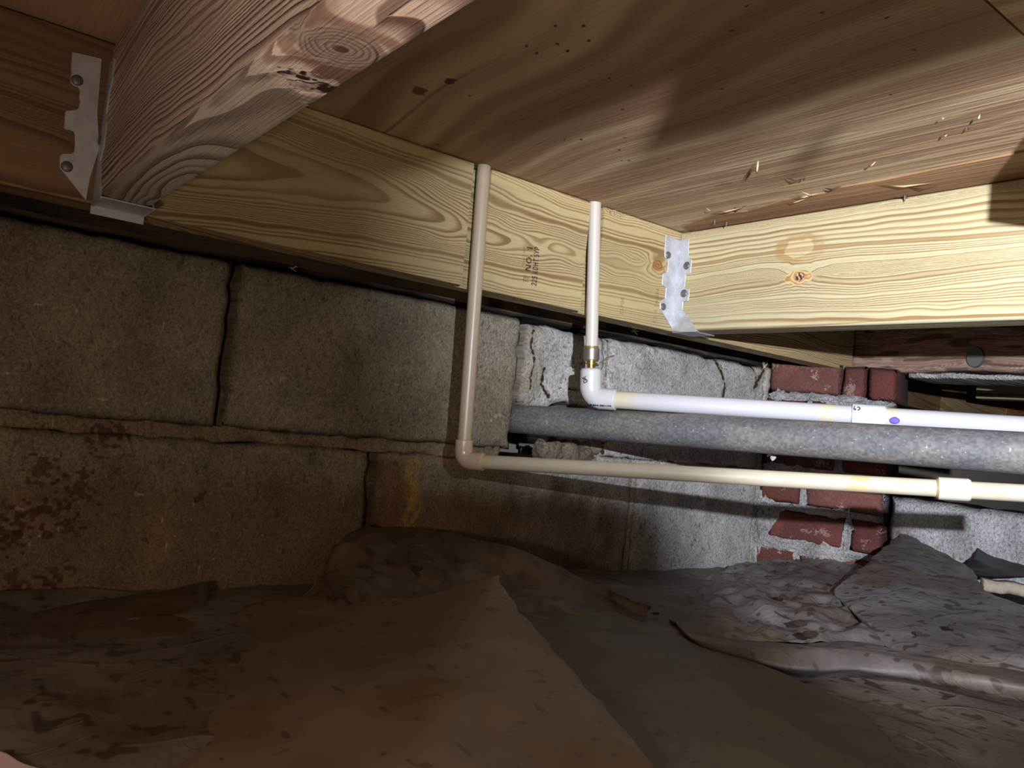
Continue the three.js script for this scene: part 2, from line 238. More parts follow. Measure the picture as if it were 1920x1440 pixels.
// a rough-edged slab facing +z
function slab(x0, x1, y0, y1, zf, zb, o = {}) {
  const cell = o.cell ?? 0.007, nx = Math.max(4, Math.round((x1 - x0) / cell)), ny = Math.max(3, Math.round((y1 - y0) / cell)), pos = [], idx = [], e = o.edge ?? 0.006, sd = o.seed ?? x0 * 31 + y0 * 17, amp = o.amp ?? 0.0016;
  for (let j = 0; j <= ny; j++) for (let i = 0; i <= nx; i++) {
    let x = mix(x0, x1, i / nx), y = mix(y0, y1, j / ny);
    const dx = Math.min(i / nx, 1 - i / nx) * (x1 - x0), dy = Math.min(j / ny, 1 - j / ny) * (y1 - y0), d = Math.min(dx, dy);
    let z = zf + amp * (n2(x * 30 + sd, y * 30) + 0.6 * n2(x * 110 + sd, y * 110));
    const chip = Math.max(0, n2(x * 60 + sd, y * 60) * (o.chip ?? 0.004) + (o.chip2 ?? 0) * Math.max(0, n2(x * 22 + sd, y * 22)));
    const k = ss(e + chip * 3, 0, d); z -= k * k * (e * 0.8 + chip);
    if (i === 0) x += chip * 0.8; if (i === nx) x -= chip * 0.8; if (j === 0) y += chip * 0.7; if (j === ny) y -= chip * 0.7;
    if (o.warp) [x, y, z] = o.warp(x, y, z);
    pos.push(x, y, z);
  }
  const W = nx + 1; for (let j = 0; j < ny; j++) for (let i = 0; i < nx; i++) { const a = j * W + i; idx.push(a, a + 1, a + W, a + 1, a + W + 1, a + W); }
  const rim = []; for (let i = 0; i <= nx; i++) rim.push(i); for (let j = 1; j <= ny; j++) rim.push(j * W + nx); for (let i = nx - 1; i >= 0; i--) rim.push(ny * W + i); for (let j = ny - 1; j > 0; j--) rim.push(j * W);
  const b0 = pos.length / 3; for (const r of rim) pos.push(pos[r * 3], pos[r * 3 + 1], zb);
  for (let k = 0; k < rim.length; k++) { const a = rim[k], b = rim[(k + 1) % rim.length], c = b0 + k, d = b0 + (k + 1) % rim.length; idx.push(a, c, b, b, c, d); }
  for (let k = 1; k < rim.length - 1; k++) idx.push(b0, b0 + k + 1, b0 + k);
  const g = new THREE.BufferGeometry(); g.setAttribute('position', new THREE.Float32BufferAttribute(pos, 3)); g.setIndex(idx); g.computeVertexNormals();
  return flatUV(g, o.R ?? WALL, 'x', 'y');
}
const wall = struct('wall_front', new THREE.Group());
const course1 = [[-1.66, -1.39], [-1.38, -0.985], [-0.975, -0.5725], [-0.5640, -0.1755]];
for (const [a, b] of course1) part('block', slab(a, b, -0.186, -0.005 + 0.002 * n2(a * 9, 1), ZW, -0.30, { edge: 0.007, chip: 0.004 }), wallMat, wall);
// beyond the pipe hole: a block broken away at its lower corner, then a whole one
part('block', slab(-0.168, -0.012, -0.128, -0.004, ZW - 0.004, -0.30, { edge: 0.006, chip: 0.007, chip2: 0.012, warp: (x, y, z) => [x, y < -0.1 ? y + 0.016 * Math.max(0, n2(x * 40, 7)) : y, z - 0.004 * ss(-0.06, -0.13, y) + (x < -0.135 ? 0.006 * n2(y * 50, 3) : 0)] }), wallMat, wall, 'block broken away above the pipe');
part('block', slab(-0.006, 0.384, -0.188, -0.006, ZW - 0.003, -0.30, { edge: 0.005, chip: 0.006 }), wallMat, wall);
const course2 = [[-1.66, -1.20], [-1.19, -0.79], [-0.782, -0.384], [-0.371, 0.075], [0.083, 0.388]];
course2.forEach(([a, b], i) => part('block', slab(a, b, -0.40, -0.199, ZW - (i === 3 ? 0.007 : i === 2 ? -0.001 : 0.003), -0.30, { edge: 0.006, chip: 0.005 }), wallMat, wall));
const mortarMat = wallMat.clone(); mortarMat.color.setRGB(0.92, 0.88, 0.80);
part('mortar_joint', slab(-1.66, -0.19, -0.2025, -0.1825, ZW - 0.0085, -0.30, { edge: 0.001, chip: 0.006, chip2: 0.004, amp: 0.005, cell: 0.003 }), mortarMat, wall);
part('mortar_joint', slab(-0.01, 0.388, -0.2025, -0.1850, ZW - 0.006, -0.30, { edge: 0.002, chip: 0.004, amp: 0.003, cell: 0.004 }), mortarMat, wall);
part('mortar_joint', slab(-0.5680, -0.5535, -0.19, -0.012, ZW - 0.011, -0.30, { edge: 0.003, amp: 0.001, cell: 0.004, warp: (x, y, z) => [x, y, z - 0.03 * ss(-0.5615, -0.5665, x)] }), mortarMat, wall, 'half-filled upright joint, open and dark at one side');
part('mortar_joint', slab(-0.388, -0.366, -0.40, -0.195, ZW - 0.024, -0.30, { edge: 0.002, amp: 0.002, cell: 0.005 }), mortarMat, wall);
part('mortar_joint', slab(0.380, 0.402, -0.40, -0.004, ZW - 0.004, -0.30, { edge: 0.002, amp: 0.003, cell: 0.005 }), mortarMat, wall);
part('mortar_joint', slab(0.073, 0.085, -0.40, -0.195, ZW - 0.008, -0.30, { edge: 0.002, amp: 0.002, cell: 0.005 }), mortarMat, wall);
part('mortar_joint', slab(-0.015, -0.003, -0.19, -0.01, ZW - 0.008, -0.30, { edge: 0.002, amp: 0.002, cell: 0.005 }), mortarMat, wall);
const coreConc = new THREE.MeshStandardMaterial({ color: 0x8c8478, roughness: 1 });
part('core_fill', box(-1.66, 1.9, -0.40, -0.006, -0.42, -0.34), coreConc, wall);
const rubbleMat = wallMat.clone(); rubbleMat.color.setRGB(0.42, 0.34, 0.26);
// rubble of broken block under the grey pipe
[[1030, 850, .020, .018], [1065, 858, .024, .020], [1095, 850, .016, .016], [1013, 845, .010, .014], [1110, 838, .012, .012]].forEach(([px, py, rx, ry], k) => {
  const p = hit(px, py, 'z', ZW - 0.012), g = new THREE.IcosahedronGeometry(1, 3), q = g.attributes.position;
  for (let i = 0; i < q.count; i++) { const v = V(q.getX(i), q.getY(i), q.getZ(i)), m = 1 + 0.35 * n3(v.x * 1.6 + k * 5, v.y * 1.6, v.z * 1.6) + 0.12 * n3(v.x * 5, v.y * 5, v.z * 5 + k); q.setXYZ(i, p.x + v.x * rx * m, p.y + v.y * ry * m, p.z + v.z * 0.014 * m); }
  g.computeVertexNormals(); flatUV(g, { x0: -1.3, z0: -0.42, w: 1.45, d: 0.46 }, 'x', 'y'); part('rubble', g, rubbleMat, wall, 'broken lump of brown masonry');
});
// red brick infill at the far end of the wall
const brickTex = makeTex(512, 512, (u, v, o) => { const gr = n2(u * 220, v * 220), med = fbm(u * 9, v * 9, 4), w = ss(0.62, 0.85, n2(u * 20 + 4, v * 24) + 0.3 * gr); let c = mix3([120, 74, 66], [104, 64, 58], ss(-0.3, 0.3, med)); c = mix3(c, [164, 148, 140], w * 0.75); const m = 1 + gr * 0.1; o[0] = c[0] * m; o[1] = c[1] * m; o[2] = c[2] * m; o[3] = 0.5 + gr * 0.2 + med * 0.3 + w * 0.2; }, { bump: true }).done();
const brickMats = [0xffffff, 0xe6d2d2, 0xd8b8b8, 0xf2dcd0].map((c) => new THREE.MeshStandardMaterial({ map: brickTex.map, bumpMap: brickTex.bump, bumpScale: 0.002, roughness: 0.9, color: c }));
const mortTex = makeTex(512, 512, (u, v, o) => { const gr = n2(u * 240, v * 240), med = fbm(u * 12, v * 12, 4); const m = 1 + gr * 0.18 + med * 0.35; o[0] = 146 * m; o[1] = 142 * m; o[2] = 140 * m; o[3] = 0.5 + gr * 0.25 + med * 0.5; }, { bump: true }).done();
const lumpMat = new THREE.MeshStandardMaterial({ map: mortTex.map, bumpMap: mortTex.bump, bumpScale: 0.004, roughness: 1 });
const BR = { x0: 0.3, z0: -0.4, w: 0.4, d: 0.4 };
const pier = new THREE.Group(); pier.name = 'brick_pier'; wall.add(pier); pier.position.set(0.391, 0, ZW - 0.002); pier.rotation.y = -Math.atan2(0.95, 0.30);
part('mortar_bed', slab(-0.004, 0.205, -0.40, -0.050, -0.004, -0.12, { edge: 0.002, amp: 0.004, cell: 0.006, R: BR }), lumpMat, pier);
{
  const lay = [[[0, 0.122], [0.124, 0.162, 0.003], [0.168, 0.212, 0.010]], [[0, 0.07], [0.078, 0.205]], [[0, 0.122], [0.13, 0.205]], [[0, 0.07], [0.078, 0.205]], [[0.020, 0.150], [0.158, 0.207]], [[0, 0.07], [0.078, 0.205]]];
  let k = 0; lay.forEach((list, r) => list.forEach(([a, b, out]) => { const y1 = 0.006 - r * 0.0645; part('brick', slab(a, b, y1 - 0.0535 - (out ? 0.004 : 0), y1 - (out ? out * 0.3 : 0), 0.001 + (out ?? 0) + 0.002 * n2(a * 40, r * 3.7), -0.10, { edge: 0.004, chip: 0.004, amp: 0.0012, cell: 0.008, R: BR }), brickMats[k++ % 4], pier); }));
  [[0.02, -0.052, .012, .009], [0.05, -0.053, .026, .006], [0.09, -0.053, .030, .006], [0.14, -0.054, .026, .007], [0.18, -0.058, .022, .006], [0.012, -0.247, .014, .010], [0.09, -0.247, .05, .006], [0.153, -0.275, .006, .026], [0.01, -0.29, .013, .03], [0.05, -0.312, .04, .010], [0.12, -0.315, .05, .012]].forEach(([x, y, rx, ry], i) => { const g = new THREE.IcosahedronGeometry(1, 3), q = g.attributes.position; for (let n = 0; n < q.count; n++) { const v = V(q.getX(n), q.getY(n), q.getZ(n)), m = 1 + 0.5 * n3(v.x * 3 + i * 3, v.y * 3, v.z * 3) + 0.25 * n3(v.x * 9 + i, v.y * 9, v.z * 9); q.setXYZ(n, x + v.x * rx * m, y + v.y * ry * m, 0.001 + v.z * 0.0055 * m); } g.computeVertexNormals(); flatUV(g, BR, 'x', 'y'); part('mortar_smear', g, lumpMat, pier); });
}
// old sill on top of the blocks, nearly black
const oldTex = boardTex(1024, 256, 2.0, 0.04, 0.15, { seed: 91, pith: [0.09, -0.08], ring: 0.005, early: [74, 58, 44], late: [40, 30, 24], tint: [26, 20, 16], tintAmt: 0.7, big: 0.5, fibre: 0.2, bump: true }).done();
const sill = thing('sill_plate', 'nearly black old wooden sill plate lying along the top of the block wall', 'sill plate');
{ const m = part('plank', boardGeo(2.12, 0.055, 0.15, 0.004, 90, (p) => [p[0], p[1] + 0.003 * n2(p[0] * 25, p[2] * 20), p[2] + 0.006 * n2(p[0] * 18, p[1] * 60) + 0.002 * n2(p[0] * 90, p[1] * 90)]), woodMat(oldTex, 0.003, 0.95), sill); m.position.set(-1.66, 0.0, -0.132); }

// ---------------------------------------------------------------- girder, pier and infill planks at the far side
const oldBeam = boardTex(1024, 512, 1.4, 0.138, 0.1, { seed: 55, pith: [0.2, -0.1], ring: 0.0035, early: [150, 116, 96], late: [104, 74, 60], tint: [126, 104, 92], tintAmt: 0.5, big: 0.5, fibre: 0.35, bump: true, extra: (s, y, z, f, e) => { const w = ss(0.3, 0.6, n2(s * 40, y * 320 + z * 90)); e.c = mix3(e.c, [176, 156, 140], w * 0.5); const d = ss(0.35, 0.6, n2(s * 26 + 8, y * 200 + 3)); e.c = mix3(e.c, [64, 44, 34], d * 0.6); e.b += w * 0.2 - d * 0.3; } }).done();
const girder = thing('old_girder', 'weathered reddish old timber girder running behind the far joist', 'girder');
{ const m = part('timber', boardGeo(1.4, 0.136, 0.1, 0.005, 60, (p) => [p[0], p[1] + 0.003 * n2(p[0] * 20, 4) * (p[1] < 0.07 ? 1 : 0), p[2] + 0.002 * n2(p[0] * 30, p[1] * 40)]), woodMat(oldBeam, 0.002, 0.9), girder); m.rotation.y = -Math.PI / 2; m.position.set(0.485, 0.003, -0.10);
  const p = hit(1830, 670, 'x', 0.483), g = new THREE.CylinderGeometry(0.0135, 0.0145, 0.006, 20); g.rotateZ(Math.PI / 2); g.scale(1, 1.15, 0.9); g.translate(p.x - 0.002, p.y, p.z); part('bolt_head', g, new THREE.MeshStandardMaterial({ color: 0x6a6868, roughness: 0.6, metalness: 0.5 }), girder, 'dull grey round bolt head'); }
const wallR = struct('wall_right', new THREE.Group());
{ const g = slab(0, 1.5, -0.40, -0.205, 0, -0.10, { edge: 0.008, amp: 0.004, cell: 0.012, seed: 3.3 }); g.rotateY(-Math.PI / 2); g.translate(0.462, 0, 0.088); const pm = wallMat.clone(); pm.color.setRGB(0.95, 0.96, 1.02); part('parged_face', g, pm, wallR, 'grey parged return wall next to the red bricks'); }
part('mortar_cap', (() => { const g = slab(0, 0.95, -0.008, 0.0025, 0, -0.09, { edge: 0.002, amp: 0.005, cell: 0.004, chip: 0.003, chip2: 0.003, R: BR }); g.rotateY(-Math.PI / 2); g.translate(0.492, 0, 0.085); return g; })(), lumpMat, wallR, 'crumbling mortar bed under the girder');
part('block_face', box(1.9, 1.98, -0.42, 0.14, -0.34, 2.3), coreConc, wallR);
const nailHead = new THREE.MeshStandardMaterial({ color: 0x57504a, metalness: 0.5, roughness: 0.6 });
const tanTex = boardTex(512, 256, 0.5, 0.06, 0.02, { seed: 12, pith: [0.12, -0.05], ring: 0.006, early: [176, 142, 92], late: [138, 102, 60], big: 0.3, bump: true, tint: [120, 108, 96], tintAmt: 0.4 }).done();
[[0.80, 1.00, 0.004, 0xb8aca0], [1.00, 1.36, 0.008, 0xffffff], [1.365, 1.62, 0.010, 0xffd9a0]].forEach(([a, b, dy, c], i) => {
  const t = thing('infill_plank', ['short grey weathered plank beside the red bricks under the girder', 'long tan stained plank under the girder with dark streaks', 'orange tan plank end with nail heads at the far end under the girder'][i], 'plank');
  const m = woodMat(tanTex, 0.001, 0.85); m.color.set(c);
  const k = part('plank', boardGeo(b - a, 0.060, 0.022, 0.002, 8), m, t); k.position.set(a, -0.034 + dy, ZW + 0.012 + (i === 0 ? 0.006 : 0));
  if (i === 2) for (const y of [0.018, 0.044]) { const g = new THREE.CylinderGeometry(0.004, 0.004, 0.002, 10); g.rotateX(Math.PI / 2); g.translate(a + 0.05, -0.034 + dy + y, ZW + 0.0125); part('nail', g, nailHead, t); }
});
part('backing', box(0.50, 1.9, -0.40, -0.060, -0.30, ZW - 0.012), coreConc, wall);
part('mortar_ledge', slab(0.56, 1.7, -0.075, -0.050, ZW + 0.006, -0.29, { edge: 0.004, amp: 0.004, cell: 0.012, R: BR }), lumpMat, wall);
part('backing_upper', box(0.55, 1.9, -0.006, 0.14, -0.34, -0.285), coreConc, wall);

// the rest of the crawl space, out of view
struct('wall_left', part('block_face', box(-1.76, -1.68, -0.42, 0.16, -0.34, 2.3), wallMat, scene));
struct('wall_back', part('block_face', box(-1.7, 1.95, -0.42, 0.16, 2.3, 2.38), wallMat, scene));

// ---------------------------------------------------------------- joists
const X1 = -0.728, H = 0.14, T = 0.038, FR = { early: [206, 180, 126], late: [158, 114, 62] };
const BX0 = -1.66, BL = 0.468 - BX0;
const bandTex = boardTex(2048, 1024, 1.52, H, T, { seed: 4, pith: [0.062, -0.030], ring: 0.0040, taper: 0.035, wander: 0.8, early: [170, 151, 110], late: [120, 93, 58], contrast: 1.05, big: 0.2, tint: [156, 146, 104], tintAmt: 0.35, bump: true, knots: [{ face: 0, s: 1.01, y: 0.085, r: 0.008, e: 1.6, push: 0.9 }], extra: (s, y, z, f, e) => { if (f === 0 && y > 0.128) e.c = mix3(e.c, [214, 194, 140], 0.25); } });
{
  const S = (px, py) => { const p = hit(px, py, 'z', 0); return [p.x + 1.05, p.y]; }, MV = 2 * (H + T), ink = [38, 24, 16];
  stamp(bandTex, '225 KDHT SYP', S(1006, 537), S(1012, 464), 0.0085, 1.52, MV, ink, 0.95);
  stamp(bandTex, 'NO. 1', S(995, 511), S(999, 462), 0.0088, 1.52, MV, ink, 0.95);
  stamp(bandTex, 'TP', S(991, 532), S(992, 517), 0.0085, 1.52, MV, ink, 0.7, '64px serif');
  stamp(bandTex, 'TIMBER PROD', S(984, 500), S(987, 459), 0.0042, 1.52, MV, ink, 0.35, '64px sans-serif');
  stamp(bandTex, '23704', S(1168, 592), S(1170, 558), 0.0060, 1.52, MV, [86, 66, 44], 0.75, '64px monospace');
  stamp(bandTex, '22 L1AGD4', S(1229, 608), S(1236, 541), 0.0060, 1.52, MV, [86, 66, 44], 0.65, '64px monospace');
}
bandTex.done();
const band = thing('band_joist', 'long new yellow pine band joist with grade stamp along the block wall', 'joist');
const NOTCH = [[-0.3405, 0.0125], [-0.160, 0.0125]];
{
  // plan outline with a routed groove behind each riser, extruded upwards
  const sh = new THREE.Shape(), x0 = X1 + 0.012, x1 = 0.466; sh.moveTo(x0, 0);
  for (const [c, w] of NOTCH) { sh.lineTo(c - w, 0); sh.lineTo(c - w + 0.001, -0.018); sh.lineTo(c + w - 0.001, -0.018); sh.lineTo(c + w, 0); }
  sh.lineTo(x1, 0); sh.lineTo(x1, -T); sh.lineTo(x0, -T); sh.closePath();
  const g = new THREE.ExtrudeGeometry(sh, { depth: H - 0.0006, bevelEnabled: false }); g.rotateX(-Math.PI / 2);   // shape y -> -z, depth -> y
  // after the turn: y = depth, z = -shapeY ; flip so that the front stays at z = 0
  const p = g.attributes.position, uv = []; for (let i = 0; i < p.count; i++) p.setZ(i, -p.getZ(i));
  const ix = []; for (let i = 0; i < p.count; i += 3) ix.push(i, i + 2, i + 1); g.setIndex(ix); g.computeVertexNormals();
  const P = 2 * (H + T), nn = g.attributes.normal; for (let i = 0; i < p.count; i++) { const y = p.getY(i), z = p.getZ(i), ny = nn.getY(i); const v = ny > 0.5 ? H - z : ny < -0.5 ? 2 * H + T + (z + T) : nn.getZ(i) < -0.5 ? 2 * H + T - y : y; uv.push((p.getX(i) + 1.05) / 1.52, v / P); } g.setAttribute('uv', new THREE.Float32BufferAttribute(uv, 2));
  part('board', g, woodMat(bandTex, 0.0004, 0.72), band);
}
{
  const at2 = boardTex(1024, 512, 0.95, H, T, { seed: 77, pith: [0.03, -0.05], ring: 0.0055, taper: 0.02, early: [120, 92, 62], late: [88, 60, 38], big: 0.3, fibre: 0.12, tint: [98, 66, 46], tintAmt: 0.5 }).done();
  const t = thing('band_joist', 'dark brown band joist behind the dull hanger', 'joist'), m = part('board', boardGeo(0.95, H - 0.0006, T, 0.002, 20), woodMat(at2, 0, 0.8), t); t.position.set(X1 + 0.011 - 0.95, 0, 0);
}
function joist(name, label, x, L, tex, bump, o = {}) {
  const t = thing(name, label, 'joist'), m = part('board', boardGeo(L, o.h ?? H - 0.0008, T, o.r ?? 0.003, o.segs ?? 60, o.deform), woodMat(tex, bump, o.rough ?? 0.75), t);
  t.position.set(x, o.y ?? 0, o.z ?? 0.0016); m.rotation.y = -Math.PI / 2; return t;
}
const K1 = hit(637, 95, 'y', 0), K1s = K1.z, K1z = -(K1.x - X1);
const holes = [[541, 142, .0062], [552, 158, .0055], [575, 165, .0078], [592, 168, .0080], [612, 170, .0072], [568, 146, .0045], [584, 200, .003]].map(([a, b, r]) => { const p = hit(a, b, 'y', 0); return [p.z, -(p.x - X1), r]; });
const j1Tex = boardTex(2048, 1024, 1.3, H, T, { seed: 21, pith: [-0.035, -0.02], ring: 0.0076, taper: 0.03, wander: 1.2, early: [204, 184, 172], late: [104, 80, 72], contrast: 1.05, fibre: 0.14, big: 0.25, tint: [160, 140, 134], tintAmt: 0.5, bump: true,
  knots: [{ face: 3, s: K1s, z: K1z, r: 0.021, e: 1.0, push: 0.3 }, { face: 0, s: K1s + 0.06, y: -0.02, r: 0.012, e: 2, push: 1.0 }], knotA: [160, 142, 130], knotB: [118, 96, 84],
  extra: (s, y, z, f, e) => {
    if (f === 3) { e.c = mix3(e.c, [150, 144, 128], 0.5 * ss(K1s - 0.03, K1s - 0.06, s)); const core = Math.hypot(s - K1s, z - K1z); if (core < 0.004) e.c = mix3(e.c, [70, 46, 34], 0.8 * ss(0.004, 0.002, core));
      const ring = ss(0.006, 0.002, Math.abs(core - 0.024 - 0.003 * n2(s * 90, z * 90))); e.c = mix3(e.c, [126, 92, 78], ring * 0.6);
      for (const [hs, hz, r] of holes) { const d = Math.hypot(s - hs, z - hz) + 0.003 * n2(s * 400, z * 400); const k = ss(r, r * 0.6, d); e.c = mix3(e.c, [34, 20, 16], k); e.b -= k * 0.8; const w = ss(r * 2.1, r * 1.1, d) * (1 - k); e.c = mix3(e.c, [206, 188, 176], w * 0.8); } }
    const grn = ss(0.2, 0.5, n2(s * 26, z * 60 + y * 30)) * ss(0.05, 0.0, Math.abs(s - K1s - 0.03)) * (f === 3 ? ss(-0.02, 0.0, z) : ss(0.02, 0, y)); e.c = mix3(e.c, [162, 176, 156], grn * 0.7);
  } }).done();
const joist1 = joist('floor_joist', 'weathered pinkish floor joist with coarse grain and a round knot underneath', X1, 1.9, (() => j1Tex)(), 0.0022, { r: 0.005, rough: 0.85 });
joist1.children[0].geometry.attributes.uv.array.forEach((_, i, a) => { if (i % 2 === 0) a[i] *= 1.9 / 1.3; });
const kA = hit(1497, 466, 'x', 0), kB = hit(1497, 520, 'x', 0);
const j2Tex = boardTex(2048, 1024, 1.0, H, T, { seed: 63, pith: [-0.06, -0.055], ring: 0.0070, taper: 0.006, wander: 0.35, early: [186, 175, 138], late: [142, 112, 72], contrast: 1.1, big: 0.14, tint: [176, 172, 142], tintAmt: 0.35, bump: true,
  knots: [{ face: 0, s: kB.z, y: kB.y, r: 0.010, e: 2.0, push: 0.8 }], knotA: [206, 176, 124], knotB: [166, 120, 76],
  extra: (s, y, z, f, e) => { if (f !== 0) return;
    const d = Math.hypot((s - kA.z) / 1.9, y - kA.y) + 0.002 * n2(s * 120, y * 160), ring = ss(0.0105, 0.0125, d) * ss(0.0205, 0.0165, d) * (0.5 + 0.5 * ss(-0.2, 0.3, n2(s * 50, y * 60))); e.c = mix3(e.c, [166, 124, 70], ring * 0.55); if (d < 0.011) e.c = mix3(e.c, [216, 190, 140], 0.4);
    const q = Math.hypot((s - kB.z + 0.0) / 1.2, y - kB.y - 0.001), ph = n2(s * 600, y * 600); if (q < 0.007) e.c = mix3(e.c, [58, 34, 28], ss(0.007, 0.003, q) * ss(-0.1, 0.25, ph)); } }).done();
const joist2 = joist('floor_joist', 'clean pale yellow floor joist with two knots, hung on the shiny hanger', 0, 1.9, j2Tex, 0.0005);
joist2.children[0].geometry.attributes.uv.array.forEach((_, i, a) => { if (i % 2 === 0) a[i] *= 1.9; });
const plainMat = woodMat(j2Tex, 0.0005, 0.8);
{ // added unseen timber along the near joist, shaped to shade the subfloor
  const t = thing('added_shade_board', 'added unseen board beside the weathered floor joist, shaped to shade the subfloor', 'board'), m = part('board', boardGeo(0.9, H - 0.006, T, 0.002, 60, (p) => p[0] < 0.001 ? [p[0] + 0.042 * (1 + p[2] / T) + 0.008 * n2(p[1] * 300, p[2] * 260), p[1], p[2]] : p[0] < 0.07 ? [Math.max(p[0], 0.05), p[1], p[2]] : p), plainMat, t);
  m.rotation.y = -Math.PI / 2; t.position.set(X1 + T + 0.0005, 0.0042, 0.728);
}
for (const [x, k] of [[-1.45, 0], [0.95, 1]]) { const t = thing('floor_joist', ['floor joist in the next bay past the weathered joist', 'floor joist in the bay beyond the old girder'][k], 'joist'), m = part('board', boardGeo(k ? 2.2 : 2.2, H - 0.0008, T, 0.003, 10), plainMat, t); m.rotation.y = -Math.PI / 2; t.position.set(x, 0, 0.002); }

{ // added unseen sliver and wood block, placed only to throw shadows into view
  const t = scene.children.find((o) => o.name === 'added_shade_board'), g = new THREE.SphereGeometry(1, 12, 8); g.scale(0.0015, 0.0026, 0.0066); g.rotateX(-0.45); g.translate(-0.6, 0.0135, 0.7365);
  const both = mergeGeometries([g, new THREE.TubeGeometry(new THREE.LineCurve3(V(-0.653, 0.006, 0.742), V(-0.6, 0.0135, 0.7365)), 4, 0.0003, 5)]); both.translate(-t.position.x, -t.position.y, -t.position.z); part('added_shadow_sliver', both, plainMat, t);
  const c = thing('added_shadow_block', 'added unseen wood block under the subfloor that shades the far joist', 'added_shadow_block'); const b = new RoundedBoxGeometry(0.075, 0.089, 0.03, 2, 0.002); b.translate(-0.2225, 0.0957, 0.590); part('block', b, plainMat, c);
}

// ---------------------------------------------------------------- joist hangers
const galvTex = makeTex(512, 512, (u, v, o) => { const a = n2(u * 14, v * 14), b = n2(u * 46 + 3, v * 40), c = n2(u * 300, v * 300); const m = 186 + a * 10 + b * 6 + c * 4; o[0] = m; o[1] = m + 1; o[2] = m + 4; o[3] = 0.5 + a * 0.2 + b * 0.1; }, { bump: true }).done();
const galv = new THREE.MeshStandardMaterial({ map: galvTex.map, bumpMap: galvTex.bump, bumpScale: 0.0001, metalness: 0.4, roughness: 0.42 });
const nailMat = new THREE.MeshStandardMaterial({ color: 0x6f6c6a, metalness: 0.6, roughness: 0.5 });
// outline points already on the plane; u,v axes named; thickness along the third
function plate(pts, axis, t, off) {
  const [a, b] = axis === 'z' ? ['x', 'y'] : ['z', 'y'], sh = new THREE.Shape(); pts.forEach((p, i) => i ? sh.lineTo(p[a], p[b]) : sh.moveTo(p[a], p[b])); sh.closePath();
  const g = new THREE.ExtrudeGeometry(sh, { depth: t, bevelEnabled: true, bevelThickness: 0.0003, bevelSize: 0.0003, bevelSegments: 1 });
  if (axis === 'x') { const p = g.attributes.position; for (let i = 0; i < p.count; i++) { const x = p.getX(i), z = p.getZ(i); p.setX(i, off - z); p.setZ(i, x); } g.computeVertexNormals(); const ix = []; for (let i = 0; i < p.count; i += 3) ix.push(i, i + 1, i + 2); g.setIndex(ix); g.computeVertexNormals(); }
  else g.translate(0, 0, off);
  const p = g.attributes.position, uv = []; for (let i = 0; i < p.count; i++) uv.push((p.getX(i) + p.getZ(i)) * 9, p.getY(i) * 9); g.setAttribute('uv', new THREE.Float32BufferAttribute(uv, 2)); return g;
}
function nail(p, axis, parent, r = 0.0046) { const g = new THREE.SphereGeometry(r, 16, 8, 0, Math.PI * 2, 0, Math.PI / 2); g.scale(1, 0.45, 1); if (axis === 'z') g.rotateX(Math.PI / 2); else g.rotateZ(Math.PI / 2); g.translate(p.x, p.y, p.z); part('nail', g, nailMat, parent, 'round grey nail head'); }
{
  const t = thing('joist_hanger', 'dull galvanized joist hanger holding the weathered pinkish joist', 'joist hanger');
  const q = (x, y) => hit(90 + x / 4.236, 80 + y / 4.236, 'z', 0.001);
  const out = [[195, 78], [300, 100], [425, 130], [410, 300], [390, 560], [365, 830], [330, 1080], [300, 1250], [205, 1130], [100, 1000], [95, 985], [97, 905], [115, 885], [190, 885], [208, 870], [215, 820], [215, 730], [205, 705], [185, 695], [140, 687], [130, 675], [138, 555], [150, 545], [225, 535], [245, 520], [258, 470], [250, 440], [256, 380], [240, 350], [205, 340], [180, 315], [188, 260], [186, 180]].map(([x, y]) => q(x, y));
  const edge = X1 - 0.0012; out.forEach((p) => { if (p.x > edge - 0.004) p.x = edge; });
  part('face_flange', plate(out, 'z', 0.0009, 0.0003), galv, t);
  const side = [V(0, .122, 0), V(0, .119, .019), V(0, .100, .021), V(0, .092, .014), V(0, .074, .013), V(0, .064, .020), V(0, .044, .020), V(0, .034, .013), V(0, -.003, .040), V(0, -.003, 0)].map((p) => V(X1, p.y, p.z + 0.001));
  part('side_flange', plate(side, 'x', 0.0009, X1 - 0.0003), galv, t);
  const side2 = side.map((p) => V(X1 + T, p.y * 0.96, p.z)); part('side_flange', plate(side2, 'x', 0.0009, X1 + T + 0.0014), galv, t);
  part('seat', (() => { const g = new RoundedBoxGeometry(T + 0.004, 0.0012, 0.042, 1, 0.0004); g.translate(X1 + T / 2, -0.0012, 0.0225); return g; })(), galv, t);
  part('seat_lip', (() => { const g = new RoundedBoxGeometry(T + 0.004, 0.0080, 0.0012, 1, 0.0004); g.translate(X1 + T / 2, -0.0050, 0.0022); return g; })(), galv, t);
  for (const [x, y] of [[232, 300], [150, 985]]) nail(q(x, y).setZ(0.0015), 'z', t);
  nail(V(X1 - 0.0015, q(368, 778).y, 0.005), 'x', t, 0.0042);
}
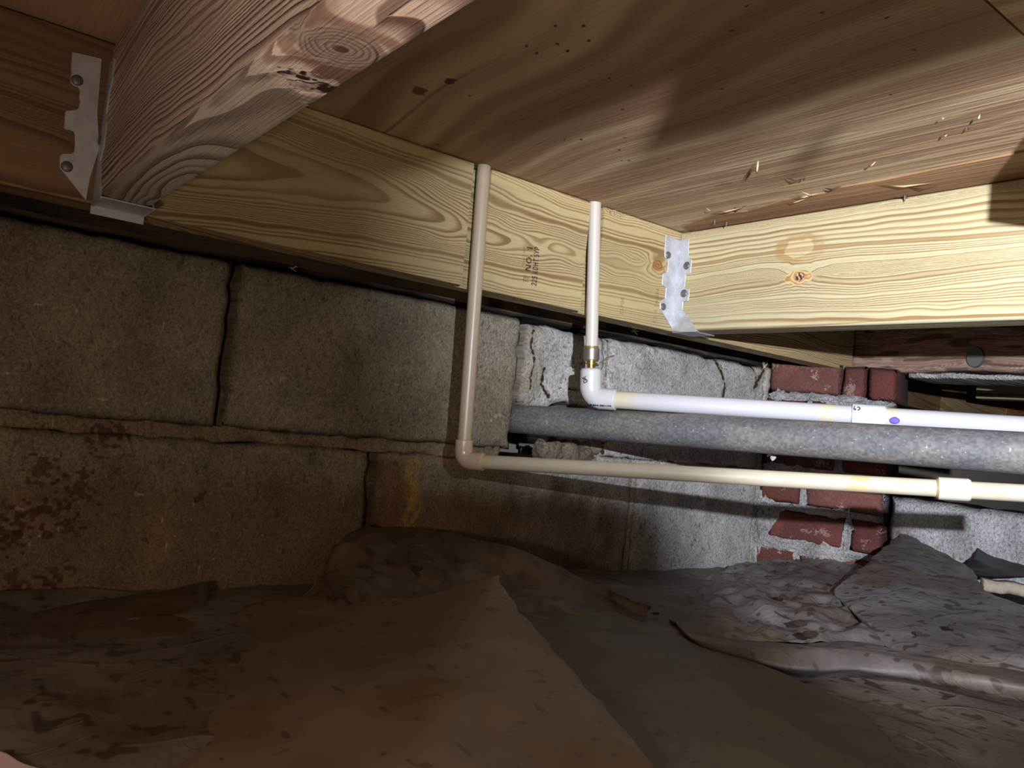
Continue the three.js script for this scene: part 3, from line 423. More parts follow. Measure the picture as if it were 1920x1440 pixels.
{
  const t = thing('joist_hanger', 'shiny bluish galvanized joist hanger at the clean pale joist', 'joist hanger');
  const q = (x, y) => hit(940 + x / 4.8, 420 + y / 4.8, 'z', 0.001), s = (x, y) => hit(940 + x / 4.8, 420 + y / 4.8, 'x', -0.001);
  const f = [[1482, 98], [1595, 148], [1585, 350], [1560, 620], [1525, 938], [1430, 762], [1428, 715], [1436, 690], [1475, 672], [1482, 575], [1450, 545], [1448, 520], [1455, 450], [1495, 432], [1505, 316], [1475, 302], [1470, 262]].map(([x, y]) => q(x, y));
  f.forEach((p) => { if (p.x > -0.006) p.x = -0.0012; });
  part('face_flange', plate(f, 'z', 0.0009, 0.0003), galv, t);
  const g2 = [[1604, 142], [1690, 132], [1682, 300], [1716, 322], [1712, 350], [1700, 440], [1660, 455], [1648, 572], [1692, 590], [1690, 640], [1680, 690], [1636, 700], [1628, 770], [1690, 850], [1745, 945], [1775, 968], [1545, 962]].map(([x, y]) => s(x, y));
  g2.forEach((p) => { p.z = Math.max(p.z, 0.001); }); g2[0].z = 0.001; g2[g2.length - 1].z = 0.001;
  part('side_flange', plate(g2, 'x', 0.0009, -0.0003), galv, t);
  part('seat', (() => { const g = new RoundedBoxGeometry(T + 0.004, 0.0012, 0.040, 1, 0.0004); g.translate(T / 2, -0.0012, 0.0225); return g; })(), galv, t);
  for (const [x, y] of [[1500, 280], [1455, 745]]) nail(q(x, y).setZ(0.0015), 'z', t, 0.0050);
  for (const [x, y] of [[1670, 375], [1645, 625]]) nail(s(x, y).setX(-0.0015), 'x', t, 0.0055);
}
// nails that missed the joist and poke through the subfloor
[[1362, 418], [1703, 372], [1340, 414]].forEach(([px, py], i) => { const p = hit(px, py, 'y', 0.138), t = new THREE.Mesh(mergeGeometries([(() => { const g = new THREE.CylinderGeometry(0.0013, 0.0013, 0.007, 8); g.translate(0, 0.001, 0); return g; })(), (() => { const g = new THREE.ConeGeometry(0.0013, 0.004, 8); g.rotateX(Math.PI); g.translate(0, -0.0045, 0); return g; })()]), nailMat); t.name = numbered('nail_tip'); t.userData = { label: ['nail tip poking through the subfloor beside the shiny hanger', 'nail tip in the split veneer above the middle of the pale joist', 'small nail tip next to pale splinters above the shiny hanger'][i], category: 'nail' }; t.position.set(Math.min(p.x, -0.004), 0.1385, p.z); scene.add(shadow(t)); });

// ---------------------------------------------------------------- pipes
const plastic = (c, r = 0.32) => new THREE.MeshPhysicalMaterial({ color: c, roughness: r, clearcoat: 0.25, clearcoatRoughness: 0.3 });
function rod(a, b, r0, r1 = r0, seg = 28) { const d = b.clone().sub(a), g = new THREE.CylinderGeometry(r1, r0, d.length(), seg, 1); g.applyQuaternion(new THREE.Quaternion().setFromUnitVectors(V(0, 1, 0), d.clone().normalize())); const m = a.clone().lerp(b, 0.5); g.translate(m.x, m.y, m.z); return g; }
// a tube with rounded lips: profile along the axis
function sleeve(a, b, rOut, rIn, lipA = 0.001, lipB = 0.003) {
  const L = b.distanceTo(a), pr = [[rIn, 0], [rOut - lipA, 0], [rOut, lipA], [rOut, L - lipB], [rOut - lipB * 0.3, L - lipB * 0.3], [rOut - lipB, L], [rIn, L]].map(([x, y]) => new THREE.Vector2(x, y));
  const g = new THREE.LatheGeometry(pr, 32); g.applyQuaternion(new THREE.Quaternion().setFromUnitVectors(V(0, 1, 0), b.clone().sub(a).normalize())); g.translate(a.x, a.y, a.z); return g;
}
function pipeTex(w, h, L, fn) { return makeTex(w, h, fn, { wrap: THREE.RepeatWrapping }); }
// elbow body: swept quarter bend from the upper socket to the outlet
function bend(c, d1, d2, r, R) { const a = c.clone().addScaledVector(d1, R), b = c.clone().addScaledVector(d2, R); const curve = new THREE.QuadraticBezierCurve3(a, c.clone().addScaledVector(d1, 0.08 * R).addScaledVector(d2, 0.08 * R), b); return new THREE.TubeGeometry(curve, 20, r, 28, false); }
{ // cream line: riser, elbow, horizontal run with a coupling
  const t = thing('water_pipe', 'cream plastic water pipe dropping from the subfloor and turning along below the grey pipe', 'pipe');
  const A = hit(868, 864, 'z', 0.001), B = at(1990, 929, 0.70), top = V(-0.3385, 0.150, -0.002), r = 0.00795;
  const dir = B.clone().sub(A).normalize(), up = top.clone().sub(A).normalize();
  const glue = [186, 160, 92], base = [176, 158, 134];
  const tx = pipeTex(64, 1024, 1, (u, v, o) => { const s = v; let c = base; const g = ss(0.055, 0.02, s + 0.02 * n2(u * 6, s * 40)); c = mix3(c, glue, g * 0.7); const d = ss(0.3, 0.6, fbm(u * 6, v * 30, 3)); c = mix3(c, [176, 150, 118], d * 0.3); o[0] = c[0]; o[1] = c[1]; o[2] = c[2]; }).done();
  const mp = plastic(0xffffff, 0.38); mp.map = tx.map;
  part('riser', rod(A.clone().addScaledVector(up, 0.012), top, r), mp, t);
  const run = pipeTex(256, 2048, 1, (u, v, o) => { let c = [192, 182, 160]; const g = ss(0.03, 0.012, Math.abs(v - 0.018)) + 0.9 * ss(0.02, 0.008, Math.abs(v - 0.715 + 0.012 * n2(u * 5, 3))); c = mix3(c, [196, 174, 104], Math.min(1, g) * 0.65); const d = fbm(u * 5, v * 60, 3); c = mix3(c, [190, 168, 138], ss(0, 0.5, d) * 0.4); o[0] = c[0]; o[1] = c[1]; o[2] = c[2]; });
  const mr = plastic(0xffffff, 0.36);
  const L = A.distanceTo(B); stamp(run, 'Flow Pure', [0.155, L * 0.985], [0.155, L * 0.86], 0.010, 1 / 1, L, [70, 84, 150], 0.7, 'italic 64px sans-serif');
  mr.map = run.done().map;
  part('run', rod(A.clone().addScaledVector(dir, 0.010), B, r, r, 40), mr, t);
  const ec = plastic(0xc4ab94, 0.22), e1 = A.clone().addScaledVector(up, 0.0085), e2 = A.clone().addScaledVector(dir, 0.0085);
  const el = part('elbow', mergeGeometries([bend(A, up, dir, 0.0102, 0.011).toNonIndexed(), sleeve(e1, A.clone().addScaledVector(up, 0.024), 0.0102, r, 0.0008, 0.0012).toNonIndexed(), sleeve(e2, A.clone().addScaledVector(dir, 0.026), 0.0102, r, 0.0008, 0.0012).toNonIndexed()]), ec, t, 'glossy tan elbow fitting');
  const depthAt = (px) => { let k = 0, best = 1e9; for (let i = 0; i <= 400; i++) { const p = A.clone().lerp(B, i / 400), c = p.clone().sub(CAM).applyQuaternion(camera.quaternion.clone().invert()), x = 960 + FPX * c.x / -c.z; if (Math.abs(x - px) < best) { best = Math.abs(x - px); k = i / 400; } } return A.clone().lerp(B, k); };
  part('coupling', sleeve(depthAt(1757), depthAt(1823), 0.0104, r, 0.0008, 0.003), plastic(0xd0c8b6, 0.3), t, 'pale coupling glued on the pipe');
  part('glue_ring', sleeve(depthAt(1754), depthAt(1757.5), 0.0090, r, 0.0005, 0.0005), plastic(0xa8905a, 0.4), t, 'yellow ring of solvent glue');
}
{ // white line: riser, brass transition, elbow, thicker horizontal run with a coupling
  const t = thing('water_pipe', 'white plastic water pipe with a brass joint and elbow running along above the grey pipe', 'pipe');
  const E = hit(1107, 746, 'z', 0.002), B = at(1990, 805, 0.83), r = 0.0111, top = V(-0.1655, 0.150, -0.001), r2 = 0.0080;
  const up = top.clone().sub(E).normalize(), dir = B.clone().sub(E).normalize(), U = (d) => E.clone().addScaledVector(up, d), D = (d) => E.clone().addScaledVector(dir, d);
  const yOf = (py) => E.distanceTo(hit(1109, py, 'z', 0.0));
  part('riser', rod(U(yOf(652)), top, r2), plastic(0xc4bcae, 0.42), t);
  const brass = new THREE.MeshStandardMaterial({ color: 0xc9a35a, metalness: 0.9, roughness: 0.24 }), tin = new THREE.MeshStandardMaterial({ color: 0x9b9188, metalness: 0.75, roughness: 0.38 });
  part('brass_ring', rod(U(yOf(654)), U(yOf(649)), 0.0090), new THREE.MeshStandardMaterial({ color: 0x8a744a, metalness: 0.4, roughness: 0.5 }), t, 'dull brass ring');
  part('crimp_collar', sleeve(U(yOf(676)), U(yOf(653)), 0.0102, r2, 0.0012, 0.0008), tin, t, 'nickel grey crimp collar');
  part('brass_nipple', mergeGeometries([rod(U(yOf(692)), U(yOf(676)), 0.0054), rod(U(yOf(683)), U(yOf(680)), 0.0078), rod(U(yOf(678)), U(yOf(675)), 0.0088)]), brass, t, 'shiny brass nipple');
  { const a = hit(1125, 681, 'z', 0.008), b = hit(1152, 667, 'z', 0.024), mid = a.clone().lerp(b, 0.6).add(V(0, 0.002, 0)), c = new THREE.CatmullRomCurve3([a, mid, b]); const g = new THREE.TubeGeometry(c, 10, 0.0011, 6); part('clamp_tail', g, new THREE.MeshStandardMaterial({ color: 0x6e5a46, roughness: 0.6 }), t, 'thin brown tail of the clamp'); }
  const wt = plastic(0xc6c5c3, 0.3), ro = 0.0136;
  const sock = yOf(690), el = part('elbow', mergeGeometries([bend(E, up, dir, ro, 0.015).toNonIndexed(), sleeve(U(0.011), U(sock), ro, 0.005, 0.0005, 0.0042).toNonIndexed(), sleeve(D(0.011), D(0.034), ro, r, 0.0005, 0.0012).toNonIndexed()]), wt, t, 'white elbow fitting with printed marks');
  // printed marks on the elbow: a small emblem and a row of tiny letters
  const ink = new THREE.MeshStandardMaterial({ color: 0x1c1c1e, roughness: 0.7 });
  const onSock = (px, py, base, axis, rad) => { const d = ray(px, py), o = CAM.clone().sub(base), dp = d.clone().addScaledVector(axis, -d.dot(axis)), op = o.clone().addScaledVector(axis, -o.dot(axis)), a = dp.dot(dp), b = 2 * dp.dot(op), c = op.dot(op) - rad * rad, q = b * b - 4 * a * c; return CAM.clone().addScaledVector(d, q > 0 ? (-b - Math.sqrt(q)) / (2 * a) : -b / (2 * a)); };
  const stroke = (pts, w) => { const p = pts.map(([x, y]) => onSock(1060 + x / 10.29, 640 + y / 10.29, E, up, ro + 0.0001)); return new THREE.TubeGeometry(new THREE.CatmullRomCurve3(p, false, 'catmullrom', 0.1), pts.length * 4, w, 5); };
  part('printed_emblem', mergeGeometries([stroke([[330, 705], [410, 675]], 0.0005), stroke([[335, 705], [362, 735], [385, 700]], 0.0007), stroke([[375, 700], [395, 745], [420, 740]], 0.0006), stroke([[345, 765], [390, 745]], 0.0005), stroke([[355, 770], [362, 810]], 0.0005), stroke([[372, 800], [420, 775], [418, 745]], 0.0006)]), ink, el);
  const stroke2 = (pts, w) => { const p = pts.map(([x, y]) => onSock(1060 + x / 10.29, 640 + y / 10.29, E, dir, ro + 0.0001)); return new THREE.TubeGeometry(new THREE.CatmullRomCurve3(p, false, 'catmullrom', 0.1), 4, w, 5); };
  const bars = []; for (let x = 475; x < 880; x += 13) { if (n2(x * 0.11, 2) < -0.62) continue; const h = 12 + 8 * n2(x, 5), y = 1229 + (x - 475) * 0.046; bars.push(stroke2([[x, y - h], [x + 4 * n2(x, 1), y + h]], 0.00038)); }
  part('printed_letters', mergeGeometries(bars), ink, el);
  const L = E.distanceTo(B), run = pipeTex(256, 2048, 1, (u, v, o) => { let c = [188, 187, 190]; const a = ss(0.055, 0.02, Math.abs(v - 0.05) + 0.02 * n2(u * 6, v * 30)) * 0.55, b = ss(0.022, 0.006, Math.abs(v - 0.545 + 0.01 * n2(u * 4, 1))), e2 = ss(0.03, 0.012, Math.abs(v - 0.655 + 0.018 * n2(u * 5, 4))); c = mix3(c, [206, 192, 142], Math.min(1, a + b * 0.6 + e2 * 0.7)); const d = fbm(u * 5, v * 50, 3); c = mix3(c, [192, 186, 186], ss(0.1, 0.5, d) * 0.5); o[0] = c[0]; o[1] = c[1]; o[2] = c[2]; }).done();
  const mr = plastic(0xffffff, 0.28); mr.map = run.map; part('run', rod(D(0.02), B, r, r, 40), mr, t);
  const onRun = (px) => { let k = 0, best = 1e9; for (let i = 0; i <= 600; i++) { const p = E.clone().lerp(B, i / 600), c = p.clone().sub(CAM).applyQuaternion(camera.quaternion.clone().invert()), x = 960 + FPX * c.x / -c.z; if (Math.abs(x - px) < best) { best = Math.abs(x - px); k = i / 600; } } return E.clone().lerp(B, k); };
  const c0 = onRun(1596), c1 = onRun(1661); part('coupling', sleeve(c0, c1, 0.0136, r, 0.0008, 0.003), plastic(0xcdd0d6, 0.26), t, 'white coupling with 69 written on it');
  const num = (pts, w) => new THREE.TubeGeometry(new THREE.CatmullRomCurve3(pts.map(([x, y]) => onSock(1570 + x / 14.77, 740 + y / 14.77, c0, dir, 0.0138)), false), 20, w, 6);
  part('handwritten_number', mergeGeometries([num([[488, 318], [462, 365], [455, 395], [480, 425], [512, 410], [500, 385], [470, 392]], 0.0005), num([[548, 350], [590, 345], [625, 375], [605, 415], [560, 435]], 0.0006)]), ink, t, 'handwritten 69 in black ink');
  { const p = onSock(1677, 788, E, dir, r + 0.0002), g = new THREE.SphereGeometry(1, 16, 10), q = V(0, 1, 0).cross(dir).normalize(); g.scale(0.0055, 0.004, 0.0012); g.lookAt(CAM.clone().sub(p)); g.rotateZ(-0.1); g.translate(p.x, p.y, p.z); part('purple_primer', g, new THREE.MeshStandardMaterial({ color: 0x5b46a8, roughness: 0.6 }), t, 'smear of purple primer'); }
}
{ // thick grey steel pipe entering the broken wall
  const t = thing('drain_pipe', 'thick dusty grey metal pipe coming out of the broken block wall', 'pipe');
  const A = at(960, 785, 1.14), B = at(1990, 855, 0.735), L = A.distanceTo(B);
  const tx = pipeTex(512, 2048, L, (u, v, o) => { const s = v * L, big = fbm(u * 4, s * 14, 4), gr = n2(u * 60, s * 420), st = n2(u * 34, s * 40); let c = mix3([98, 98, 100], [116, 112, 106], ss(-0.25, 0.3, big)); c = mix3(c, [128, 120, 108], ss(0.0, 0.4, fbm(u * 5 + 9, s * 20, 3)) * 0.5); c = mix3(c, [88, 88, 92], ss(0.1, 0.5, st) * 0.3); c = mix3(c, [196, 196, 200], ss(0.88, 0.95, n2(u * 70 + 5, s * 300)) * 0.6); const m = 1 + gr * 0.14; o[0] = c[0] * m; o[1] = c[1] * m; o[2] = c[2] * m; o[3] = 0.5 + gr * 0.2 + big * 0.3; });
  const tt = makeTex(512, 1024, (u, v, o) => { o[0] = o[1] = o[2] = 128; o[3] = 0.5 + 0.25 * n2(u * 80, v * 420) + 0.3 * fbm(u * 8, v * 30, 3); }, { bump: true, wrap: THREE.RepeatWrapping }).done(); tx.done();
  const m = new THREE.MeshStandardMaterial({ map: tx.map, bumpMap: tt.bump, bumpScale: 0.0002, roughness: 0.6, metalness: 0.1 });
  part('pipe_body', rod(A, B, 0.0204, 0.0204, 48), m, t);
  const debris = new THREE.MeshStandardMaterial({ color: 0xb9b6b2, roughness: 0.9 });
  const ax = B.clone().sub(A).normalize();
  for (const [px, py] of [[1225, 821], [1232, 826], [1450, 858], [1443, 852], [1820, 846], [1826, 850]]) { const k = (px - 960) / 1030, c = at(px, py, mix(1.14, 0.735, k) - 0.022), g = new THREE.IcosahedronGeometry(0.0022 + rnd() * 0.0018, 1), q = g.attributes.position; for (let i = 0; i < q.count; i++) { const s = 1 + 0.6 * n3(q.getX(i) * 900, q.getY(i) * 900, q.getZ(i) * 900 + px); q.setXYZ(i, q.getX(i) * s + c.x, q.getY(i) * s + c.y, q.getZ(i) * s + c.z); } g.computeVertexNormals(); part('dust_crumb', g, debris, t); }
}

// ---------------------------------------------------------------- ground and plastic sheeting
const dirtTex = makeTex(1024, 1024, (u, v, o) => { const b = fbm(u * 10, v * 10, 5), g = n2(u * 300, v * 300), c = mix3([92, 70, 52], [58, 42, 30], ss(-0.3, 0.3, b)), m = 1 + g * 0.25; o[0] = c[0] * m; o[1] = c[1] * m; o[2] = c[2] * m; o[3] = 0.5 + g * 0.2 + b * 0.4; }, { bump: true }).done();
const dirtMat = new THREE.MeshStandardMaterial({ map: dirtTex.map, bumpMap: dirtTex.bump, bumpScale: 0.006, roughness: 1 });
{
  const g = new THREE.PlaneGeometry(3.7, 2.7, 220, 160); g.rotateX(-Math.PI / 2); g.translate(0.12, -0.372, 1.0); const p = g.attributes.position;
  for (let i = 0; i < p.count; i++) { const x = p.getX(i), z = p.getZ(i); p.setY(i, -0.375 + 0.012 * n2(x * 6, z * 6) + 0.006 * n2(x * 20, z * 20)); }
  g.computeVertexNormals(); flatUV(g, { x0: 0, z0: 0, w: 1, d: 1 }); const f = struct('floor', new THREE.Mesh(g, dirtMat)); f.receiveShadow = f.castShadow = true;
}
const sheetTex = makeTex(1024, 1024, (u, v, o) => {
  const b = fbm(u * 7, v * 7, 4), f = fbm(u * 30 + 3, v * 30, 3), g = n2(u * 400, v * 400), sp = ss(0.56, 0.72, n2(u * 120, v * 110)), cl = ss(0.28, 0.5, fbm(u * 14 + 30, v * 12, 4) + 0.12);
  let c = mix3([134, 130, 128], [112, 106, 102], ss(-0.3, 0.3, b)); c = mix3(c, [92, 74, 56], cl * 0.4); c = mix3(c, [52, 38, 28], sp * 0.55); c = mix3(c, [136, 108, 58], ss(0.3, 0.5, fbm(u * 9 + 70, v * 9, 3)) * 0.15);
  const m = 1 + f * 0.16 + g * 0.05; o[0] = c[0] * m; o[1] = c[1] * m; o[2] = c[2] * m; const cre = ss(0.07, 0, Math.abs(n2(u * 13 + 3, v * 13))) * 0.14 + ss(0.06, 0, Math.abs(n2(u * 29, v * 27 + 5))) * 0.1; o[3] = 0.4 + f * 0.3 + b * 0.35 + g * 0.03 + cre;
}, { bump: true }).done();
const cleanTex = makeTex(1024, 1024, (u, v, o) => { const b = fbm(u * 6 + 8, v * 6, 4), f = fbm(u * 26 + 3, v * 26, 3), sp = ss(0.78, 0.88, n2(u * 130 + 40, v * 120)), st = ss(0.22, 0.42, fbm(u * 7 + 51, v * 7 + 20, 4)); let c = mix3([132, 124, 116], [116, 104, 94], ss(-0.3, 0.3, b)); c = mix3(c, [104, 76, 40], st * 0.5); c = mix3(c, [58, 42, 30], sp * 0.5); const m = 1 + f * 0.1; o[0] = c[0] * m; o[1] = c[1] * m; o[2] = c[2] * m; const cre = ss(0.05, 0, Math.abs(n2(u * 6 + 3, v * 6))) * 0.06; o[3] = 0.4 + f * 0.2 + b * 0.35 + cre; }, { bump: true }).done();
const cleanMat = (hex, rough = 0.5) => { const m = sheetMat(hex, rough); m.map = cleanTex.map; m.bumpMap = cleanTex.bump; return m; };
const sheetMat = (hex, rough = 0.5) => new THREE.MeshPhysicalMaterial({ map: sheetTex.map, bumpMap: sheetTex.bump, bumpScale: 0.004, color: hex, roughness: rough, side: THREE.DoubleSide, clearcoat: 0.12, clearcoatRoughness: 0.45 });
function cat(p, t) { const n = p.length - 1, x = Math.min(n - 1e-6, Math.max(0, t * n)), i = Math.floor(x), f = x - i, a = p[Math.max(0, i - 1)], b = p[i], c = p[i + 1], d = p[Math.min(n, i + 2)], k = 0.35; const o = V(0, 0, 0); for (const ax of ['x', 'y', 'z']) { const m0 = (c[ax] - a[ax]) * k, m1 = (d[ax] - b[ax]) * k, f2 = f * f, f3 = f2 * f; o[ax] = (2 * f3 - 3 * f2 + 1) * b[ax] + (f3 - 2 * f2 + f) * m0 + (-2 * f3 + 3 * f2) * c[ax] + (f3 - f2) * m1; } return o; }
// a sheet through rows of [pixel x, pixel y, height]; heights are metres from the band joist's underside
function sheet(label, rows, mat, o = {}) {
  const N = o.n ?? 110, M = o.m ?? 60, R = rows.map((r) => r.map(([x, y, h]) => hit(x, y, 'y', h))), amp = o.amp ?? 0.004, pos = [], uv = [], idx = [], sd = o.seed ?? rows[0][0][0] * 0.37;
  const th = 0.0006;
  for (let j = 0; j <= M; j++) for (let i = 0; i <= N; i++) {
    const p = cat(R.map((r) => cat(r, i / N)), j / M), f = o.freq ?? 9;
    const cr = Math.abs(n2(p.x * f + sd, p.z * f)) * 1.0 + Math.abs(n2(p.x * f * 2.3 + sd, p.z * f * 2.1 + 7)) * 0.5 + n2(p.x * f * 5 + sd, p.z * f * 5) * 0.14;
    const rim = Math.min(1, Math.min(i, N - i, j, M - j) / 5);
    p.y += amp * (0.75 - cr) * (0.35 + 0.65 * rim); const jit = 0.004 * (1 - rim); p.x += jit * n2(p.x * 50 + sd, p.z * 50); p.z += jit * n2(p.z * 50 + sd, p.x * 50);
    pos.push(p.x, p.y, p.z); uv.push(p.x * 1.1 + sd, p.z * 1.1 + p.y * 0.8);
  }
  const W = N + 1; for (let j = 0; j < M; j++) for (let i = 0; i < N; i++) { const a = j * W + i; idx.push(a, a + W, a + 1, a + 1, a + W, a + W + 1); }
  const rim = []; for (let i = 0; i <= N; i++) rim.push(i); for (let j = 1; j <= M; j++) rim.push(j * W + N); for (let i = N - 1; i >= 0; i--) rim.push(M * W + i); for (let j = M - 1; j > 0; j--) rim.push(j * W);
  const b0 = pos.length / 3; for (let k = 0; k < b0; k++) { pos.push(pos[k * 3], pos[k * 3 + 1] - th, pos[k * 3 + 2]); uv.push(uv[k * 2], uv[k * 2 + 1]); }
  for (let k = 0; k < rim.length; k++) { const a = rim[k], b = rim[(k + 1) % rim.length]; idx.push(a, b, b0 + a, b, b0 + b, b0 + a); }
  const top = idx.length; for (let j = 0; j < M; j++) for (let i = 0; i < N; i++) { const a = b0 + j * W + i; idx.push(a, a + 1, a + W, a + 1, a + W + 1, a + W); }
  const g = new THREE.BufferGeometry(); g.setAttribute('position', new THREE.Float32BufferAttribute(pos, 3)); g.setAttribute('uv', new THREE.Float32BufferAttribute(uv, 2)); g.setIndex(idx); g.computeVertexNormals();
  const m = new THREE.Mesh(g, mat); m.name = numbered('plastic_sheet'); m.userData = { label, category: o.category ?? 'plastic sheet' }; scene.add(shadow(m)); return m;
}
// base sheet over the whole ground
{
  const g = new THREE.PlaneGeometry(2.0, 1.75, 260, 200); g.rotateX(-Math.PI / 2); g.translate(-0.56, 0, 0.79); const p = g.attributes.position;
  for (let i = 0; i < p.count; i++) { const x = p.getX(i), z = p.getZ(i); const cr = Math.abs(n2(x * 7 + 2, z * 7)) + 0.5 * Math.abs(n2(x * 17, z * 15 + 3)); p.setY(i, -0.345 + 0.012 * (0.6 - cr) - 0.008 * ss(0.15, 0, z + 0.1) + 0.004 * n2(x * 3, z * 3)); }
  g.computeVertexNormals(); flatUV(g, { x0: 0, z0: 0, w: 0.9, d: 0.9 }); const m = new THREE.Mesh(g, sheetMat(0xd8ccc0)); m.name = numbered('plastic_sheet'); m.userData = { label: 'wide dirty plastic ground sheet spread over the whole crawl space floor', category: 'plastic sheet' }; scene.add(shadow(m));
}
sheet('crumpled brown plastic sheet heaped over a mound against the block wall', [
  [[540, 1125, -.345], [590, 1095, -.330], [640, 1010, -.298], [710, 988, -.286], [820, 996, -.290], [960, 1030, -.296], [1060, 1070, -.314], [1140, 1112, -.330], [1220, 1135, -.340]],
  [[530, 1150, -.350], [580, 1120, -.338], [630, 1060, -.312], [720, 1030, -.300], [830, 1045, -.305], [960, 1070, -.314], [1050, 1100, -.326], [1130, 1130, -.340], [1210, 1150, -.348]],
  [[540, 1210, -.352], [590, 1190, -.346], [650, 1130, -.325], [730, 1100, -.322], [830, 1110, -.326], [950, 1120, -.330], [1040, 1150, -.338], [1130, 1170, -.346], [1210, 1180, -.350]],
  [[560, 1330, -.356], [620, 1300, -.352], [700, 1260, -.346], [780, 1220, -.345], [860, 1200, -.344], [950, 1200, -.344], [1040, 1210, -.346], [1130, 1210, -.352], [1210, 1205, -.354]]], sheetMat(0xcbb29a, 0.55), { amp: 0.012, freq: 14, seed: 3.1 });
sheet('greenish grey plastic sheet lying flat in the middle of the floor', [
  [[880, 1120, -.338], [980, 1060, -.322], [1070, 1090, -.332], [1120, 1135, -.340], [1280, 1195, -.338], [1450, 1258, -.336], [1600, 1325, -.336], [1730, 1450, -.336]],
  [[850, 1200, -.342], [960, 1130, -.332], [1060, 1170, -.338], [1150, 1220, -.340], [1270, 1280, -.336], [1400, 1340, -.334], [1520, 1400, -.334], [1620, 1500, -.334]],
  [[800, 1500, -.345], [900, 1450, -.344], [1020, 1430, -.342], [1120, 1420, -.340], [1220, 1450, -.338], [1330, 1490, -.336], [1430, 1560, -.335], [1520, 1650, -.335]]], cleanMat(0xaeaa9c, 0.5), { amp: 0.006, freq: 8, seed: 8.7 });
sheet('large smooth brown plastic sheet with a raised pointed corner across the near floor', [
  [[420, 1165, -.346], [470, 1135, -.338], [560, 1120, -.330], [680, 1119, -.322], [780, 1120, -.316], [870, 1098, -.304], [930, 1078, -.294], [962, 1130, -.304], [1020, 1200, -.315], [1060, 1240, -.320], [1150, 1350, -.326], [1250, 1460, -.330]],
  [[390, 1230, -.346], [450, 1200, -.340], [550, 1190, -.330], [660, 1190, -.324], [760, 1190, -.318], [840, 1180, -.310], [890, 1175, -.308], [920, 1220, -.313], [970, 1280, -.319], [1010, 1320, -.322], [1100, 1420, -.328], [1190, 1510, -.332]],
  [[330, 1500, -.344], [400, 1480, -.338], [500, 1470, -.334], [600, 1470, -.330], [700, 1470, -.328], [780, 1470, -.326], [830, 1470, -.326], [870, 1490, -.328], [920, 1530, -.330], [960, 1560, -.331], [1040, 1620, -.333], [1120, 1700, -.334]],
  [[250, 1900, -.344], [330, 1900, -.341], [450, 1900, -.338], [550, 1900, -.336], [650, 1900, -.335], [730, 1900, -.335], [790, 1900, -.335], [840, 1900, -.335], [890, 1900, -.335], [940, 1900, -.335], [1010, 1900, -.335], [1090, 1900, -.335]]], cleanMat(0xe6d2c0, 0.5), { amp: 0.006, freq: 6, seed: 15.2 });
sheet('dull brown plastic sheet with a torn corner turned up against the block wall', [
  [[-260, 1210, -.380], [-100, 1180, -.368], [0, 1158, -.360], [120, 1138, -.352], [250, 1118, -.345], [340, 1103, -.340], [383, 1093, -.337]],
  [[-270, 1260, -.370], [-110, 1230, -.362], [-10, 1200, -.356], [110, 1185, -.352], [240, 1170, -.348], [335, 1160, -.346], [378, 1160, -.348]],
  [[-300, 1400, -.358], [-140, 1380, -.354], [-30, 1360, -.352], [90, 1350, -.350], [220, 1340, -.348], [320, 1320, -.348], [400, 1320, -.349]],
  [[-350, 1900, -.350], [-200, 1900, -.348], [-80, 1900, -.346], [60, 1900, -.345], [200, 1900, -.345], [310, 1900, -.345], [420, 1900, -.346]]], cleanMat(0xb8a494, 0.5), { amp: 0.006, freq: 7, seed: 27.7 });
sheet('long rolled fold of grey plastic sheet running across the far floor', [
  [[1255, 1155, -.352], [1290, 1185, -.345], [1400, 1200, -.338], [1500, 1208, -.333], [1600, 1203, -.328], [1700, 1222, -.326], [1820, 1245, -.322], [1980, 1268, -.318]],
  [[1262, 1165, -.342], [1300, 1195, -.333], [1400, 1212, -.328], [1500, 1220, -.325], [1600, 1218, -.321], [1700, 1238, -.319], [1820, 1262, -.316], [1980, 1290, -.313]],
  [[1275, 1185, -.346], [1320, 1215, -.340], [1410, 1240, -.337], [1510, 1255, -.335], [1610, 1258, -.333], [1700, 1270, -.331], [1820, 1292, -.328], [1980, 1320, -.326]],
  [[1290, 1210, -.356], [1340, 1240, -.356], [1430, 1268, -.356], [1510, 1284, -.355], [1610, 1282, -.355], [1700, 1295, -.355], [1820, 1325, -.352], [1980, 1360, -.350]],
  [[1310, 1290, -.350], [1370, 1320, -.349], [1450, 1340, -.348], [1530, 1355, -.346], [1630, 1365, -.345], [1720, 1380, -.344], [1840, 1410, -.343], [1990, 1440, -.342]]], sheetMat(0xe6e2e0, 0.62), { amp: 0.003, freq: 11, seed: 33.3 });
sheet('dirt-speckled crumpled plastic sheet below the red bricks', [
  [[1290, 1118, -.352], [1325, 1082, -.342], [1370, 1062, -.338], [1430, 1052, -.336], [1510, 1048, -.334], [1600, 1044, -.330], [1680, 1052, -.325]],
  [[1285, 1140, -.352], [1340, 1110, -.338], [1400, 1090, -.330], [1450, 1098, -.334], [1500, 1088, -.325], [1570, 1105, -.326], [1650, 1120, -.320]],
  [[1280, 1165, -.354], [1350, 1150, -.345], [1420, 1135, -.334], [1480, 1140, -.336], [1530, 1150, -.330], [1580, 1160, -.330], [1650, 1170, -.326]],
  [[1285, 1195, -.356], [1360, 1200, -.350], [1430, 1205, -.346], [1500, 1208, -.342], [1560, 1206, -.338], [1610, 1206, -.335], [1660, 1212, -.332]]], sheetMat(0xf2eeee, 0.48), { amp: 0.012, freq: 18, seed: 41.9 });
